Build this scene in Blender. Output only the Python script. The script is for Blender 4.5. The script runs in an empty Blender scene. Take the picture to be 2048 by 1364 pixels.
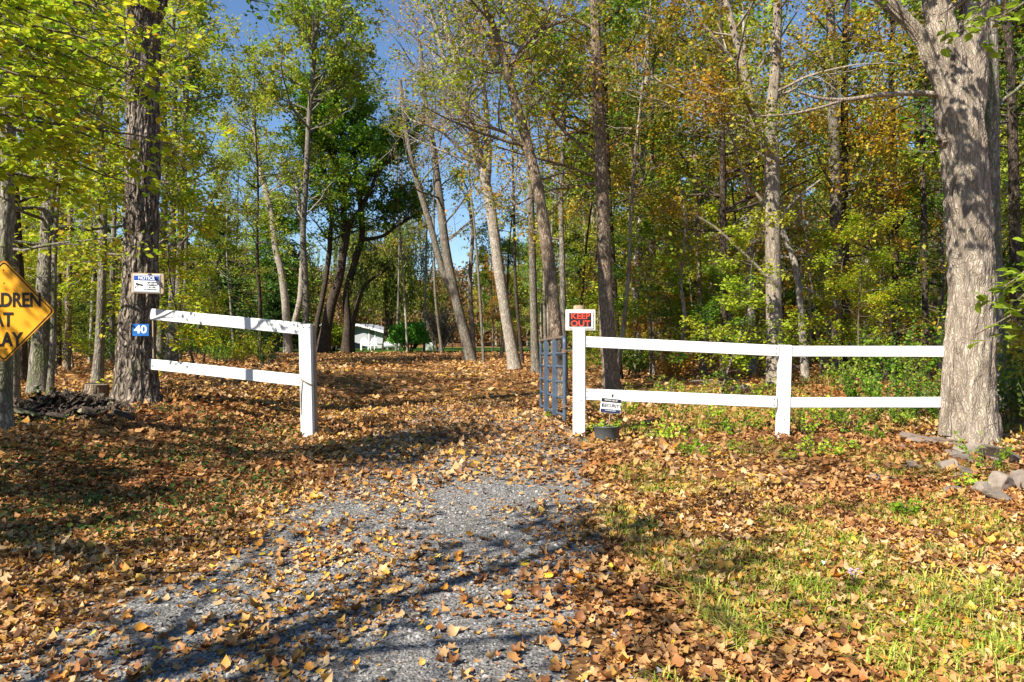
import bpy, math, random
import numpy as np
from mathutils import Vector, Matrix

S = bpy.context.scene
COL = S.collection
rng = np.random.default_rng(11)
random.seed(11)

# ------------------------------------------------------------------ camera, sky, sun, exposure
CAM_H = 1.5
cam_d = bpy.data.cameras.new("camera")
cam_d.sensor_width = 36.0
cam_d.lens = 26.0
cam_d.shift_y = -27.0 / 2048.0
cam_d.clip_start = 0.05
cam_d.clip_end = 2000.0
cam = bpy.data.objects.new("camera", cam_d)
cam.location = (0, 0, CAM_H)
cam.rotation_euler = (math.radians(90), 0, 0)
COL.objects.link(cam)
S.camera = cam

SUN_EL = math.radians(43)
SUN_TX, SUN_TY = 0.72, 0.694                      # where the light travels to, seen from above
SUN_ROT = math.atan2(-SUN_TX, -SUN_TY)
world = bpy.data.worlds.new("World")
S.world = world
world.use_nodes = True
wn = world.node_tree.nodes
wl = world.node_tree.links
wn.clear()
sky = wn.new("ShaderNodeTexSky")
sky.sky_type = 'NISHITA'
sky.sun_disc = False
sky.sun_elevation = SUN_EL
sky.sun_rotation = SUN_ROT % (2 * math.pi)
sky.air_density = 1.0
sky.dust_density = 0.0
sky.ozone_density = 6.0
bg = wn.new("ShaderNodeBackground")
bg.inputs[1].default_value = 0.07
out = wn.new("ShaderNodeOutputWorld")
wl.new(sky.outputs[0], bg.inputs[0])
wl.new(bg.outputs[0], out.inputs[0])

sun_d = bpy.data.lights.new("sun", 'SUN')
sun_d.energy = 5.0
sun_d.angle = math.radians(0.5)
sun_d.color = (1.0, 0.93, 0.82)
sun = bpy.data.objects.new("sun", sun_d)
tv = Vector((SUN_TX * math.cos(SUN_EL), SUN_TY * math.cos(SUN_EL), -math.sin(SUN_EL)))
sun.rotation_euler = tv.to_track_quat('-Z', 'Y').to_euler()
sun.location = (-30, -22, 40)
COL.objects.link(sun)

S.view_settings.view_transform = 'Standard'
S.view_settings.look = 'None'
S.view_settings.exposure = 1.22
S.view_settings.gamma = 1.0
S.view_settings.use_curve_mapping = False
S.render.engine = 'CYCLES'
S.cycles.max_bounces = 6
S.cycles.diffuse_bounces = 3
S.cycles.glossy_bounces = 2
S.cycles.transmission_bounces = 4

# ------------------------------------------------------------------ measuring helpers
FPX, HOR, MID = 1479.0, 655.0, 1024.0            # focal length, horizon row and middle column of the 2048 px photo


def PX(x, y, Y):
    """the world point that lies Y metres ahead at a spot of the photo"""
    return np.array([(x - MID) / FPX * Y, Y, CAM_H - (y - HOR) / FPX * Y])


def sstep(a, b, t):
    t = np.clip((np.asarray(t, float) - a) / (b - a), 0, 1)
    return t * t * (3 - 2 * t)


def _hash(ix, iy, iz):
    h = (ix * 374761393 + iy * 668265263 + iz * 2147483647 + 974634) & 0xFFFFFFFF
    h = ((h ^ (h >> 13)) * 1274126177) & 0xFFFFFFFF
    h = (h ^ (h >> 16)) & 0xFFFFFFFF
    return h.astype(np.float64) / 4294967295.0


def vnoise(p):
    """smooth value noise, 0..1, for an (N,3) array"""
    p = np.asarray(p, float)
    i = np.floor(p).astype(np.int64)
    f = p - i
    f = f * f * (3 - 2 * f)
    r = 0
    for dx in (0, 1):
        for dy in (0, 1):
            for dz in (0, 1):
                w = (f[:, 0] if dx else 1 - f[:, 0]) * (f[:, 1] if dy else 1 - f[:, 1]) * (f[:, 2] if dz else 1 - f[:, 2])
                r = r + w * _hash(i[:, 0] + dx, i[:, 1] + dy, i[:, 2] + dz)
    return r


def n2(x, y, s, seed=0.0):
    x = np.asarray(x, float).ravel()
    y = np.asarray(y, float).ravel()
    return vnoise(np.stack([x * s + seed, y * s - seed * 1.7, np.full_like(x, seed * 3.1)], 1))


def gz(x, y):
    """height of the ground"""
    x = np.asarray(x, float)
    y = np.asarray(y, float)
    sh = np.broadcast(x, y).shape
    x, y = np.broadcast_to(x, sh).ravel(), np.broadcast_to(y, sh).ravel()
    z = 0.34 * sstep(2.7, 5.0, -x) * sstep(5.0, 8.5, y) * (1 - sstep(18, 32, y))
    z = z - 0.019 * np.clip(y - 40, 0, 52)
    z = z + 0.45 * np.exp(-((x - 6.8) / 1.9) ** 2 - ((y - 15.0) / 2.6) ** 2)
    z = z + 0.5 * sstep(7, 16, x) * sstep(16, 30, y) * (1 - sstep(48, 60, y))
    side = np.clip(sstep(6, 40, x - 0.02 * y) + sstep(30, 70, -x), 0, 1)
    z = z + sstep(88, 170, y) * (5 + 16 * side)
    z = z + 0.10 * (n2(x, y, 0.35, 3.3) - 0.5) * sstep(2, 5, np.abs(x + 0.9))
    z = z + 0.035 * (n2(x, y, 1.9, 7.1) - 0.5)
    return z.reshape(sh)


def gz1(x, y):
    return float(gz(np.array([x]), np.array([y]))[0])


# ------------------------------------------------------------------ mesh helpers
def mesh_np(name, V, faces, mats=(), smooth=True, midx=None):
    """faces: list of int arrays (M,k)"""
    V = np.ascontiguousarray(V, dtype=np.float32)
    if not isinstance(faces, (list, tuple)):
        faces = [faces]
    faces = [np.asarray(f, dtype=np.int32) for f in faces if len(f)]
    loops = np.concatenate([f.ravel() for f in faces])
    tot = np.concatenate([np.full(len(f), f.shape[1], np.int32) for f in faces])
    st = np.concatenate([[0], np.cumsum(tot)[:-1]]).astype(np.int32)
    me = bpy.data.meshes.new(name)
    me.vertices.add(len(V))
    me.vertices.foreach_set("co", V.ravel())
    me.loops.add(len(loops))
    me.loops.foreach_set("vertex_index", loops)
    me.polygons.add(len(tot))
    me.polygons.foreach_set("loop_start", st)
    me.polygons.foreach_set("loop_total", tot)
    me.polygons.foreach_set("use_smooth", np.full(len(tot), bool(smooth)))
    for m in mats:
        me.materials.append(m)
    if midx is not None:
        me.polygons.foreach_set("material_index", np.asarray(midx, np.int32))
    me.update(calc_edges=True)
    return me


class MB:
    """collects verts and faces of one mesh"""

    def __init__(self):
        self.V = []
        self.F = {3: [], 4: []}
        self.n = 0

    def add(self, V, F):
        V = np.asarray(V, float).reshape(-1, 3)
        F = np.asarray(F, int)
        self.V.append(V)
        if len(F):
            self.F[F.shape[1]].append(F + self.n)
        self.n += len(V)
        return self

    def add2(self, V, Fs):
        V = np.asarray(V, float).reshape(-1, 3)
        self.V.append(V)
        for F in Fs:
            F = np.asarray(F, int)
            if len(F):
                self.F[F.shape[1]].append(F + self.n)
        self.n += len(V)
        return self

    def arrays(self):
        V = np.concatenate(self.V)
        return V, [np.concatenate(f) for f in self.F.values() if f]

    def box(self, c, s, rot=None, bev=0.0):
        """box of size s about c, rot a 3x3 matrix, edges bevelled"""
        s = np.asarray(s, float) / 2
        if bev <= 0:
            v = np.array([[x, y, z] for x in (-1, 1) for y in (-1, 1) for z in (-1, 1)], float) * s
            f = [[0, 1, 3, 2], [4, 6, 7, 5], [0, 4, 5, 1], [2, 3, 7, 6], [0, 2, 6, 4], [1, 5, 7, 3]]
            fs = [f]
        else:
            v, idx = [], {}
            for x in (-1, 1):
                for y in (-1, 1):
                    for z in (-1, 1):
                        for ax in range(3):
                            p = np.array([x, y, z], float) * (s - bev)
                            p[ax] = (x, y, z)[ax] * s[ax]
                            idx[(x, y, z, ax)] = len(v)
                            v.append(p)
            v = np.array(v)
            q, t = [], []
            for ax in range(3):
                a, b = (ax + 1) % 3, (ax + 2) % 3
                for sg in (-1, 1):
                    def k(sa, sb, axx, ax=ax, a=a, b=b, sg=sg):
                        key = [0, 0, 0]
                        key[ax], key[a], key[b] = sg, sa, sb
                        return idx[(key[0], key[1], key[2], axx)]
                    ring = [k(-1, -1, ax), k(1, -1, ax), k(1, 1, ax), k(-1, 1, ax)]
                    q.append(ring if sg > 0 else ring[::-1])
                # edges parallel to ax
                for sa in (-1, 1):
                    for sb in (-1, 1):
                        def e(sx, axx, ax=ax, a=a, b=b, sa=sa, sb=sb):
                            key = [0, 0, 0]
                            key[ax], key[a], key[b] = sx, sa, sb
                            return idx[(key[0], key[1], key[2], axx)]
                        r = [e(-1, a), e(1, a), e(1, b), e(-1, b)]
                        q.append(r if sa * sb > 0 else r[::-1])
            for x in (-1, 1):
                for y in (-1, 1):
                    for z in (-1, 1):
                        r = [idx[(x, y, z, 0)], idx[(x, y, z, 1)], idx[(x, y, z, 2)]]
                        t.append(r if x * y * z > 0 else r[::-1])
            fs = [q, t]
        if rot is not None:
            v = v @ np.asarray(rot).T
        return self.add2(v + np.asarray(c, float), fs)

    def bar(self, a, b, w, h, up=(0, 0, 1), bev=0.0, extra=0.0):
        """box from a to b; w across, h along up"""
        a, b = np.asarray(a, float), np.asarray(b, float)
        d = b - a
        L = np.linalg.norm(d)
        d = d / L
        u = np.asarray(up, float)
        u = u - d * (u @ d)
        u /= np.linalg.norm(u)
        s = np.cross(u, d)
        return self.box((a + b) / 2, (L + extra, w, h), np.stack([d, s, u], 1), bev)

    def tube(self, path, r, sides=8, cap=True):
        V, F = tube(path, r, sides)
        self.add(V, F)
        if cap:
            n = len(path)
            for k, off in ((0, 0), (n - 1, (n - 1) * sides)):
                ring = off + np.arange(sides)
                c = np.asarray(path[k], float)
                tri = [[sides, i, (i + 1) % sides] if k else [sides, (i + 1) % sides, i] for i in range(sides)]
                self.add(np.concatenate([V[ring], c[None]]), tri)
        return self


def catmull(P, per=6):
    P = np.asarray(P, float)
    if len(P) < 3:
        t = np.linspace(0, 1, per + 1)[:, None]
        return P[0] * (1 - t) + P[1] * t
    Q = np.concatenate([[2 * P[0] - P[1]], P, [2 * P[-1] - P[-2]]])
    o = []
    for i in range(1, len(Q) - 2):
        t = np.linspace(0, 1, per, endpoint=False)[:, None]
        a, b, c, d = Q[i - 1], Q[i], Q[i + 1], Q[i + 2]
        o.append(0.5 * (2 * b + (c - a) * t + (2 * a - 5 * b + 4 * c - d) * t ** 2 + (3 * b - a - 3 * c + d) * t ** 3))
    o.append(P[-1][None])
    return np.concatenate(o)


def unit(v):
    return v / np.maximum(np.linalg.norm(v, axis=-1, keepdims=True), 1e-9)


def tubes(paths, radii, sides):
    """paths (B,n,3), radii (B,n) -> verts, quads"""
    paths = np.asarray(paths, float)
    B, n, _ = paths.shape
    T = np.gradient(paths, axis=1)
    T = unit(T)
    main = unit(paths[:, -1] - paths[:, 0])
    ref = np.where(np.abs(main[:, 2:3]) > 0.75, np.array([[1.0, 0.1, 0.0]]), np.array([[0.1, 0.05, 1.0]]))
    U = unit(np.cross(T, ref[:, None, :]))
    W = np.cross(T, U)
    a = np.arange(sides) / sides * 2 * np.pi
    V = (paths[:, :, None, :] + radii[:, :, None, None] * (U[:, :, None, :] * np.cos(a)[None, None, :, None] + W[:, :, None, :] * np.sin(a)[None, None, :, None]))
    idx = np.arange(B * n * sides).reshape(B, n, sides)
    a0 = idx[:, :-1, :]
    a1 = idx[:, 1:, :]
    F = np.stack([a0, np.roll(a0, -1, 2), np.roll(a1, -1, 2), a1], -1).reshape(-1, 4)
    return V.reshape(-1, 3), F


def tube(path, r, sides=8):
    path = np.asarray(path, float)
    r = np.broadcast_to(np.asarray(r, float), (len(path),))
    return tubes(path[None], r[None], sides)


# ------------------------------------------------------------------ scene objects
def tag(o, label=None, cat=None, group=None, kind=None):
    if label: o["label"] = label
    if cat: o["category"] = cat
    if group: o["group"] = group
    if kind: o["kind"] = kind
    return o


def thing(name, label, cat, loc, group=None):
    o = bpy.data.objects.new(name, None)
    o.location = tuple(float(c) for c in loc)
    o.empty_display_size = 0.1
    COL.objects.link(o)
    return tag(o, label, cat, group)


def wloc(p):
    v = Vector((0, 0, 0))
    while p is not None:
        v = v + p.location
        p = p.parent
    return np.array(v)


def obj(name, mb, mat, parent=None, smooth=False, origin=None, midx=None):
    """links one mesh; world coordinates in"""
    V, F = mb.arrays() if isinstance(mb, MB) else mb
    o0 = wloc(parent) if parent is not None else (np.zeros(3) if origin is None else np.asarray(origin, float))
    mats = mat if isinstance(mat, (list, tuple)) else [mat]
    me = mesh_np(name, np.asarray(V) - o0, F, mats, smooth, midx)
    o = bpy.data.objects.new(name, me)
    COL.objects.link(o)
    if parent is not None:
        o.parent = parent
    else:
        o.location = o0
    return o


def shared(name, me, parent=None, loc=None, mat=None):
    o = bpy.data.objects.new(name, me)
    COL.objects.link(o)
    if parent is not None:
        o.parent = parent
    if loc is not None:
        o.location = loc
    if mat is not None:
        o.material_slots[0].link = 'OBJECT'
        o.material_slots[0].material = mat
    return o


def copy_tree(o, parent=None):
    c = o.copy()
    COL.objects.link(c)
    if parent is not None:
        c.parent = parent
    for ch in list(o.children):
        copy_tree(ch, c)
    return c


# ------------------------------------------------------------------ materials
class NT:
    def __init__(self, name):
        self.m = bpy.data.materials.new(name)
        self.m.use_nodes = True
        self.t = self.m.node_tree
        self.t.nodes.clear()

    def n(self, typ, **kw):
        nd = self.t.nodes.new(typ)
        for k, v in kw.items():
            setattr(nd, k, v)
        return nd

    def l(self, a, b):
        self.t.links.new(a, b)

    def ramp(self, fac, stops, interp='LINEAR'):
        r = self.n("ShaderNodeValToRGB")
        r.color_ramp.interpolation = interp
        e = r.color_ramp.elements
        while len(e) < len(stops):
            e.new(0.5)
        for el, (p, c) in zip(e, stops):
            el.position = p
            el.color = (*c, 1)
        self.l(fac, r.inputs[0])
        return r.outputs[0]

    def noise(self, scale, detail=4, rough=0.6, vec=None, stretch=None, seed=0.0):
        tx = self.n("ShaderNodeTexNoise")
        tx.inputs["Scale"].default_value = scale
        tx.inputs["Detail"].default_value = detail
        tx.inputs["Roughness"].default_value = rough
        v = vec if vec is not None else self.coord()
        mp = self.n("ShaderNodeMapping")
        mp.inputs["Scale"].default_value = stretch or (1, 1, 1)
        mp.inputs["Location"].default_value = (seed, seed * 1.3, seed * 0.7)
        self.l(v, mp.inputs[0])
        self.l(mp.outputs[0], tx.inputs[0])
        return tx.outputs[0]

    def coord(self):
        if not hasattr(self, "_c"):
            self._c = self.n("ShaderNodeTexCoord").outputs["Object"]
        return self._c

    def mix(self, fac, a, b, typ='MIX'):
        x = self.n("ShaderNodeMix", data_type='RGBA', blend_type=typ)
        for s, v in ((0, fac), (6, a), (7, b)):
            if isinstance(v, (int, float)):
                x.inputs[s].default_value = v
            elif isinstance(v, tuple):
                x.inputs[s].default_value = (*v, 1)
            else:
                self.l(v, x.inputs[s])
        return x.outputs[2]

    def bump(self, h, strength=0.5, dist=0.02):
        b = self.n("ShaderNodeBump")
        b.inputs["Strength"].default_value = strength
        b.inputs["Distance"].default_value = dist
        self.l(h, b.inputs["Height"])
        return b.outputs[0]

    def out(self, col, rough=0.8, spec=0.3, metal=0.0, normal=None, trans=0.0, emit=None):
        p = self.n("ShaderNodeBsdfPrincipled")
        if isinstance(col, tuple):
            p.inputs["Base Color"].default_value = (*col, 1)
        else:
            self.l(col, p.inputs["Base Color"])
        p.inputs["Roughness"].default_value = rough
        p.inputs["Specular IOR Level"].default_value = spec
        p.inputs["Metallic"].default_value = metal
        if normal is not None:
            self.l(normal, p.inputs["Normal"])
        o = self.n("ShaderNodeOutputMaterial")
        if trans > 0:
            tr = self.n("ShaderNodeBsdfTranslucent")
            if isinstance(col, tuple):
                tr.inputs[0].default_value = (*col, 1)
            else:
                self.l(col, tr.inputs[0])
            mx = self.n("ShaderNodeMixShader")
            mx.inputs[0].default_value = trans
            self.l(p.outputs[0], mx.inputs[1])
            self.l(tr.outputs[0], mx.inputs[2])
            self.l(mx.outputs[0], o.inputs[0])
        else:
            self.l(p.outputs[0], o.inputs[0])
        return self.m


def leaf_mat(name, cols_a, cols_b=None, trans=0.4, clump=0.5, rough=0.5, spec=0.25):
    t = NT(name)
    g = t.n("ShaderNodeNewGeometry")
    rnd = g.outputs["Random Per Island"]
    st = lambda cs: [(i / max(1, len(cs) - 1), c) for i, c in enumerate(cs)]
    c = t.ramp(rnd, st(cols_a))
    if cols_b:
        c2 = t.ramp(rnd, st(cols_b))
        nz = t.noise(clump, 2, 0.5)
        f = t.ramp(nz, [(0.42, (0, 0, 0)), (0.6, (1, 1, 1))])
        c = t.mix(f, c, c2)
    oi = t.n("ShaderNodeObjectInfo")
    hs = t.n("ShaderNodeHueSaturation")
    mr = t.n("ShaderNodeMapRange")
    mr.inputs[3].default_value = 0.8
    mr.inputs[4].default_value = 1.25
    t.l(oi.outputs["Random"], mr.inputs[0])
    t.l(mr.outputs[0], hs.inputs["Value"])
    t.l(c, hs.inputs["Color"])
    return t.out(hs.outputs[0], rough, spec, trans=trans)


def bark_mat(name, dark, light, moss=None, scale=9.0, stretch=(1, 1, 0.3), bump=0.8, moss_amt=0.5, plates=7.0, crackd=.75):
    """furrowed bark: plates parted by dark cracks, mottled, with fine grain"""
    t = NT(name)
    wob = t.n("ShaderNodeTexNoise")
    wob.inputs["Scale"].default_value = 5.0
    wob.inputs["Detail"].default_value = 3.0
    t.l(t.coord(), wob.inputs[0])
    mxv = t.n("ShaderNodeVectorMath", operation='MULTIPLY_ADD')
    t.l(wob.outputs[1], mxv.inputs[0])
    mxv.inputs[1].default_value = (.16, .16, .50)
    t.l(t.coord(), mxv.inputs[2])
    mp = t.n("ShaderNodeMapping")
    mp.inputs["Scale"].default_value = (plates * 3.4, plates * 3.4, plates * 3.4 * stretch[2] * .55)
    t.l(mxv.outputs[0], mp.inputs[0])
    vo = t.n("ShaderNodeTexVoronoi", feature='DISTANCE_TO_EDGE')
    vo.inputs["Scale"].default_value = 1.0
    t.l(mp.outputs[0], vo.inputs["Vector"])
    crack = t.ramp(vo.outputs["Distance"], [(0.0, (1 - crackd,) * 3), (0.26, (1, 1, 1))])
    a = t.noise(scale * 1.6, 6, 0.7, stretch=(1, 1, stretch[2] * 1.4))
    b = t.noise(1.7, 4, 0.65, seed=4.0)
    c = t.ramp(a, [(0.34, dark), (0.52, tuple((p + q) / 2 for p, q in zip(dark, light))), (0.64, light)])
    c = t.mix(t.ramp(b, [(0.4, (0, 0, 0)), (0.65, (0.75, 0.75, 0.75))]), c, t.mix(0.6, c, light))
    if moss:
        m = t.noise(2.6, 5, 0.75, seed=9.0, stretch=(1, 1, 0.6))
        c = t.mix(t.ramp(m, [(0.60 - 0.2 * moss_amt, (0, 0, 0)), (0.70 - 0.2 * moss_amt, (0.8, 0.8, 0.8))]), c, moss)
    c = t.mix(crack, tuple(v * .55 for v in dark), c)
    fine = t.noise(scale * 6, 4, 0.65, stretch=(1, 1, 0.35), seed=2)
    h = t.mix(0.35, crack, t.mix(0.4, a, fine))
    return t.out(c, 0.92, 0.12, normal=t.bump(h, bump, 0.035))


def plain_mat(name, col, rough=0.6, spec=0.3, metal=0.0, var=0.12, scale=6.0, bump=0.1, stretch=None):
    t = NT(name)
    a = t.noise(scale, 5, 0.65, stretch=stretch)
    lo = tuple(max(0, c * (1 - var)) for c in col)
    hi = tuple(min(1, c * (1 + var)) for c in col)
    c = t.ramp(a, [(0.3, lo), (0.7, hi)])
    return t.out(c, rough, spec, metal, normal=t.bump(a, bump, 0.01) if bump else None)


M = {}
M['leaf_yellowgreen'] = leaf_mat('leaf_yellowgreen', [(.15, .27, .014), (.30, .42, .02), (.44, .50, .028), (.58, .53, .03), (.46, .28, .03)], [(.17, .30, .016), (.34, .45, .022), (.50, .51, .03)], trans=.52)
M['leaf_green'] = leaf_mat('leaf_green', [(.035, .11, .010), (.08, .21, .015), (.15, .30, .02), (.23, .36, .025)], [(.06, .15, .012), (.17, .28, .02), (.30, .35, .025)])
M['leaf_lime'] = leaf_mat('leaf_lime', [(.15, .28, .015), (.25, .38, .02), (.36, .44, .03), (.42, .42, .03)], [(.34, .38, .03), (.48, .40, .03), (.25, .36, .03)])
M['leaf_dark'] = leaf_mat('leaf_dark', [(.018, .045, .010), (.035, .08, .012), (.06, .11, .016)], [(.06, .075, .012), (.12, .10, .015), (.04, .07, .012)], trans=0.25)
M['leaf_orange'] = leaf_mat('leaf_orange', [(.26, .085, .012), (.42, .16, .015), (.48, .22, .02), (.34, .22, .025), (.2, .1, .02)], [(.3, .2, .02), (.44, .25, .025), (.22, .18, .02)])
M['leaf_mixed'] = leaf_mat('leaf_mixed', [(.09, .20, .016), (.20, .32, .022), (.38, .40, .028), (.52, .36, .03)], [(.46, .22, .02), (.56, .32, .025), (.26, .28, .022)])
M['leaf_brown'] = leaf_mat('leaf_brown', [(.11, .05, .018), (.2, .09, .025), (.28, .14, .035), (.16, .12, .025)], [(.3, .13, .025), (.2, .1, .025), (.22, .17, .03)])
M['leaf_olive'] = leaf_mat('leaf_olive', [(.09, .17, .02), (.18, .28, .024), (.30, .36, .03), (.13, .22, .02)], [(.22, .25, .03), (.38, .36, .04)])
M['leaf_big'] = leaf_mat('leaf_big', [(.12, .24, .015), (.2, .33, .02), (.28, .38, .03), (.17, .28, .02)], trans=0.5)
M['needle'] = leaf_mat('needle', [(.02, .055, .012), (.04, .10, .016), (.07, .14, .02), (.10, .16, .025)], trans=0.15)
M['juniper'] = leaf_mat('juniper', [(.08, .24, .02), (.16, .42, .035), (.26, .55, .06)], trans=0.2)
M['weed_leaf'] = leaf_mat('weed_leaf', [(.16, .30, .02), (.30, .44, .03), (.44, .52, .04), (.52, .48, .05)], trans=0.45)
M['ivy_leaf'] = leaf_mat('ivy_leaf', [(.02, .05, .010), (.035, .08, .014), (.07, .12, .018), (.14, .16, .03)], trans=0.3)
M['litter'] = leaf_mat('litter', [(.09, .040, .018), (.20, .085, .03), (.33, .155, .055), (.45, .26, .10), (.55, .36, .17), (.58, .42, .23), (.47, .22, .045), (.58, .37, .06), (.38, .13, .025)],
                       [(.08, .034, .015), (.19, .075, .025), (.33, .145, .046), (.46, .26, .10), (.30, .10, .025), (.44, .21, .065), (.53, .34, .15)], trans=0.12, clump=0.35)
M['yellow_leaf'] = leaf_mat('yellow_leaf', [(.6, .4, .02), (.68, .48, .04)], trans=0.15)
M['tan_leaf'] = leaf_mat('tan_leaf', [(.44, .24, .09), (.55, .34, .15)], trans=0.1)
M['orange_leaf'] = leaf_mat('orange_leaf', [(.5, .19, .02), (.56, .27, .04)], trans=0.12)
M['brown_leaf'] = leaf_mat('brown_leaf', [(.2, .075, .022), (.28, .12, .035)], trans=0.08)
M['grass_blade'] = leaf_mat('grass_blade', [(.18, .28, .02), (.33, .40, .04), (.48, .46, .09), (.55, .46, .18)], [(.18, .30, .02), (.32, .42, .035), (.46, .45, .09)], trans=0.35, clump=0.8)
M['lawn_blade'] = leaf_mat('lawn_blade', [(.04, .10, .012), (.07, .15, .016), (.11, .19, .02)], trans=0.25)

M['bark_furrowed'] = bark_mat('bark_furrowed', (.045, .034, .026), (.38, .315, .25), moss=(.11, .125, .06), scale=10, bump=1.0, moss_amt=0.15, plates=5, crackd=.85)
M['bark_maple'] = bark_mat('bark_maple', (.13, .10, .073), (.49, .415, .325), moss=(.34, .30, .2), scale=9, stretch=(1, 1, .14), bump=0.8, moss_amt=0.2, plates=11, crackd=.5)
M['bark_tan'] = bark_mat('bark_tan', (.15, .105, .07), (.42, .33, .24), scale=11, bump=0.8)
M['bark_pale'] = bark_mat('bark_pale', (.20, .17, .13), (.56, .50, .42), scale=8, stretch=(1, 1, .35), bump=0.5)
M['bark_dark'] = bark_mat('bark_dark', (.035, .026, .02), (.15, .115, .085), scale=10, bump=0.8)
M['bark_mossy'] = bark_mat('bark_mossy', (.10, .085, .065), (.36, .33, .27), moss=(.13, .16, .05), scale=9, stretch=(1, 1, .3), bump=0.6, moss_amt=0.55)
M['bark_grey'] = bark_mat('bark_grey', (.11, .095, .075), (.33, .29, .235), moss=(.16, .17, .10), scale=10, bump=0.6, moss_amt=0.2)
M['twig_bark'] = bark_mat('twig_bark', (.09, .065, .045), (.26, .21, .16), scale=14, bump=0.3)


# ------------------------------------------------------------------ leaves and twigs
T_SMALL = (np.array([[0, 0, 0], [-.34, .45, .07], [0, 1, -.04], [.34, .45, .07]]), np.array([[0, 3, 2], [0, 2, 1]]))
T_BIG = (np.array([[0, 0, 0], [0, .45, .0], [0, 1.0, -.12], [-.30, .22, .06], [-.36, .5, .07], [-.2, .8, .0], [.30, .22, .06], [.36, .5, .07], [.2, .8, .0]]),
         np.array([[0, 1, 3], [1, 4, 3], [1, 5, 4], [1, 2, 5], [0, 6, 1], [1, 6, 7], [1, 7, 8], [1, 8, 2]]))


def scatter(tmpl, pos, size, nrm, along=None, curl=None):
    """copies of a leaf shape: pos (N,3), size (N,), nrm (N,3) -> verts, tris"""
    TV, TF = tmpl
    N = len(pos)
    n = unit(nrm)
    if along is None:
        along = rng.normal(size=(N, 3))
    a = along - n * np.sum(along * n, 1, keepdims=True)
    a = unit(a)
    s = np.cross(a, n)
    tz = TV[None, :, 2]
    if curl is not None:
        tz = tz + curl[:, None] * ((TV[None, :, 1] - .45) ** 2 * 1.3 + TV[None, :, 0] ** 2 * 1.1)
    V = pos[:, None, :] + size[:, None, None] * (TV[None, :, 0:1] * s[:, None, :] + (TV[None, :, 1:2]) * a[:, None, :] + np.broadcast_to(tz, (N, len(TV)))[:, :, None] * n[:, None, :])
    F = (TF[None] + (np.arange(N) * len(TV))[:, None, None]).reshape(-1, TF.shape[1])
    return V.reshape(-1, 3), F


def grow(P0, D, L, n=6, up=0.0, jit=0.12, g=None):
    g = g or rng
    B = len(P0)
    pts = [P0]
    d = unit(D)
    for i in range(n - 1):
        d = unit(d + np.array([0, 0, 1.0]) * up + g.normal(size=(B, 3)) * jit)
        pts.append(pts[-1] + d * (L / (n - 1))[:, None])
    return np.stack(pts, 1)


def kids(paths, radii, per, t0, t1, ang, g, flat=0.0):
    """starting points, directions, radii of side shoots"""
    B, n, _ = paths.shape
    t = g.uniform(t0, t1, (B, per)) * (n - 1)
    i = np.minimum(t.astype(int), n - 2)
    f = (t - i)[..., None]
    bi = np.arange(B)[:, None]
    p = paths[bi, i] * (1 - f) + paths[bi, i + 1] * f
    tan = unit(paths[bi, i + 1] - paths[bi, i])
    r = radii[bi, i] * (1 - f[..., 0]) + radii[bi, i + 1] * f[..., 0]
    rn = g.normal(size=tan.shape)
    rn[..., 2] *= (1 - flat)
    perp = unit(rn - tan * np.sum(rn * tan, -1, keepdims=True))
    a = g.normal(ang, 0.2, (B, per, 1))
    d = tan * np.cos(a) + perp * np.sin(a)
    return p.reshape(-1, 3), d.reshape(-1, 3), r.reshape(-1)


def branches(path, rad, spec, seed):
    """boughs, side shoots and twigs for one stem -> list of (paths, radii, sides) and leaf anchors"""
    g = np.random.default_rng(seed)
    z0, z1 = spec.get('z0', 3.0), spec.get('z1', 99)
    nb = spec.get('n', 26)
    zs = path[:, 2]
    top = min(z1, zs[-1])
    u = np.sort(g.uniform(0, 1, nb)) ** spec.get('bias', 0.9)
    zz = z0 + (top - z0) * u
    P0 = np.stack([np.interp(zz, zs, path[:, k]) for k in range(3)], 1)
    R0 = np.interp(zz, zs, rad)
    az = g.uniform(0, 2 * np.pi, nb)
    if 'az' in spec:
        az = g.normal(math.radians(spec['az'][0]), math.radians(spec['az'][1]), nb)
    el = np.radians(g.normal(spec.get('el', 32), 12, nb))
    D = np.stack([np.cos(az) * np.cos(el), np.sin(az) * np.cos(el), np.sin(el)], 1)
    L = spec.get('len', 3.0) * g.uniform(0.55, 1.15, nb) * (1 - 0.45 * np.maximum(0, (zz - z0) / max(1e-3, (zs[-1] - z0))))
    flat = spec.get('flat', 0.3)
    b1 = grow(P0, D, L, 8, spec.get('up', 0.05), spec.get('jit', 0.13), g)
    r1 = np.clip(np.minimum(R0 * 0.5, 0.012 + L * 0.011), 0.008, 0.12)[:, None] * np.linspace(1, 0.22, 8)[None]
    res = [(b1, r1, 5)]
    p, d, r = kids(b1, r1, spec.get('k2', 6), 0.2, 1.0, 0.85, g, flat)
    L2 = np.repeat(L, spec.get('k2', 6)) * g.uniform(0.25, 0.5, len(p))
    b2 = grow(p, d, L2, 5, spec.get('up', 0.05) * 0.5, 0.16, g)
    r2 = np.clip(r * 0.55, 0.004, 0.02)[:, None] * np.linspace(1, 0.3, 5)[None]
    res.append((b2, r2, 3))
    p, d, r = kids(b2, r2, spec.get('k3', 4), 0.25, 1.0, 0.8, g, flat)
    L3 = np.repeat(L2, spec.get('k3', 4)) * g.uniform(0.3, 0.6, len(p))
    b3 = grow(p, d, L3, 3, 0.0, 0.16, g)
    r3 = np.full((len(p), 3), 1.0) * np.array([0.0045, 0.0035, 0.002])
    res.append((b3, r3 * spec.get('twig', 1.0), 3))
    return res, b3, b2


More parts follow.
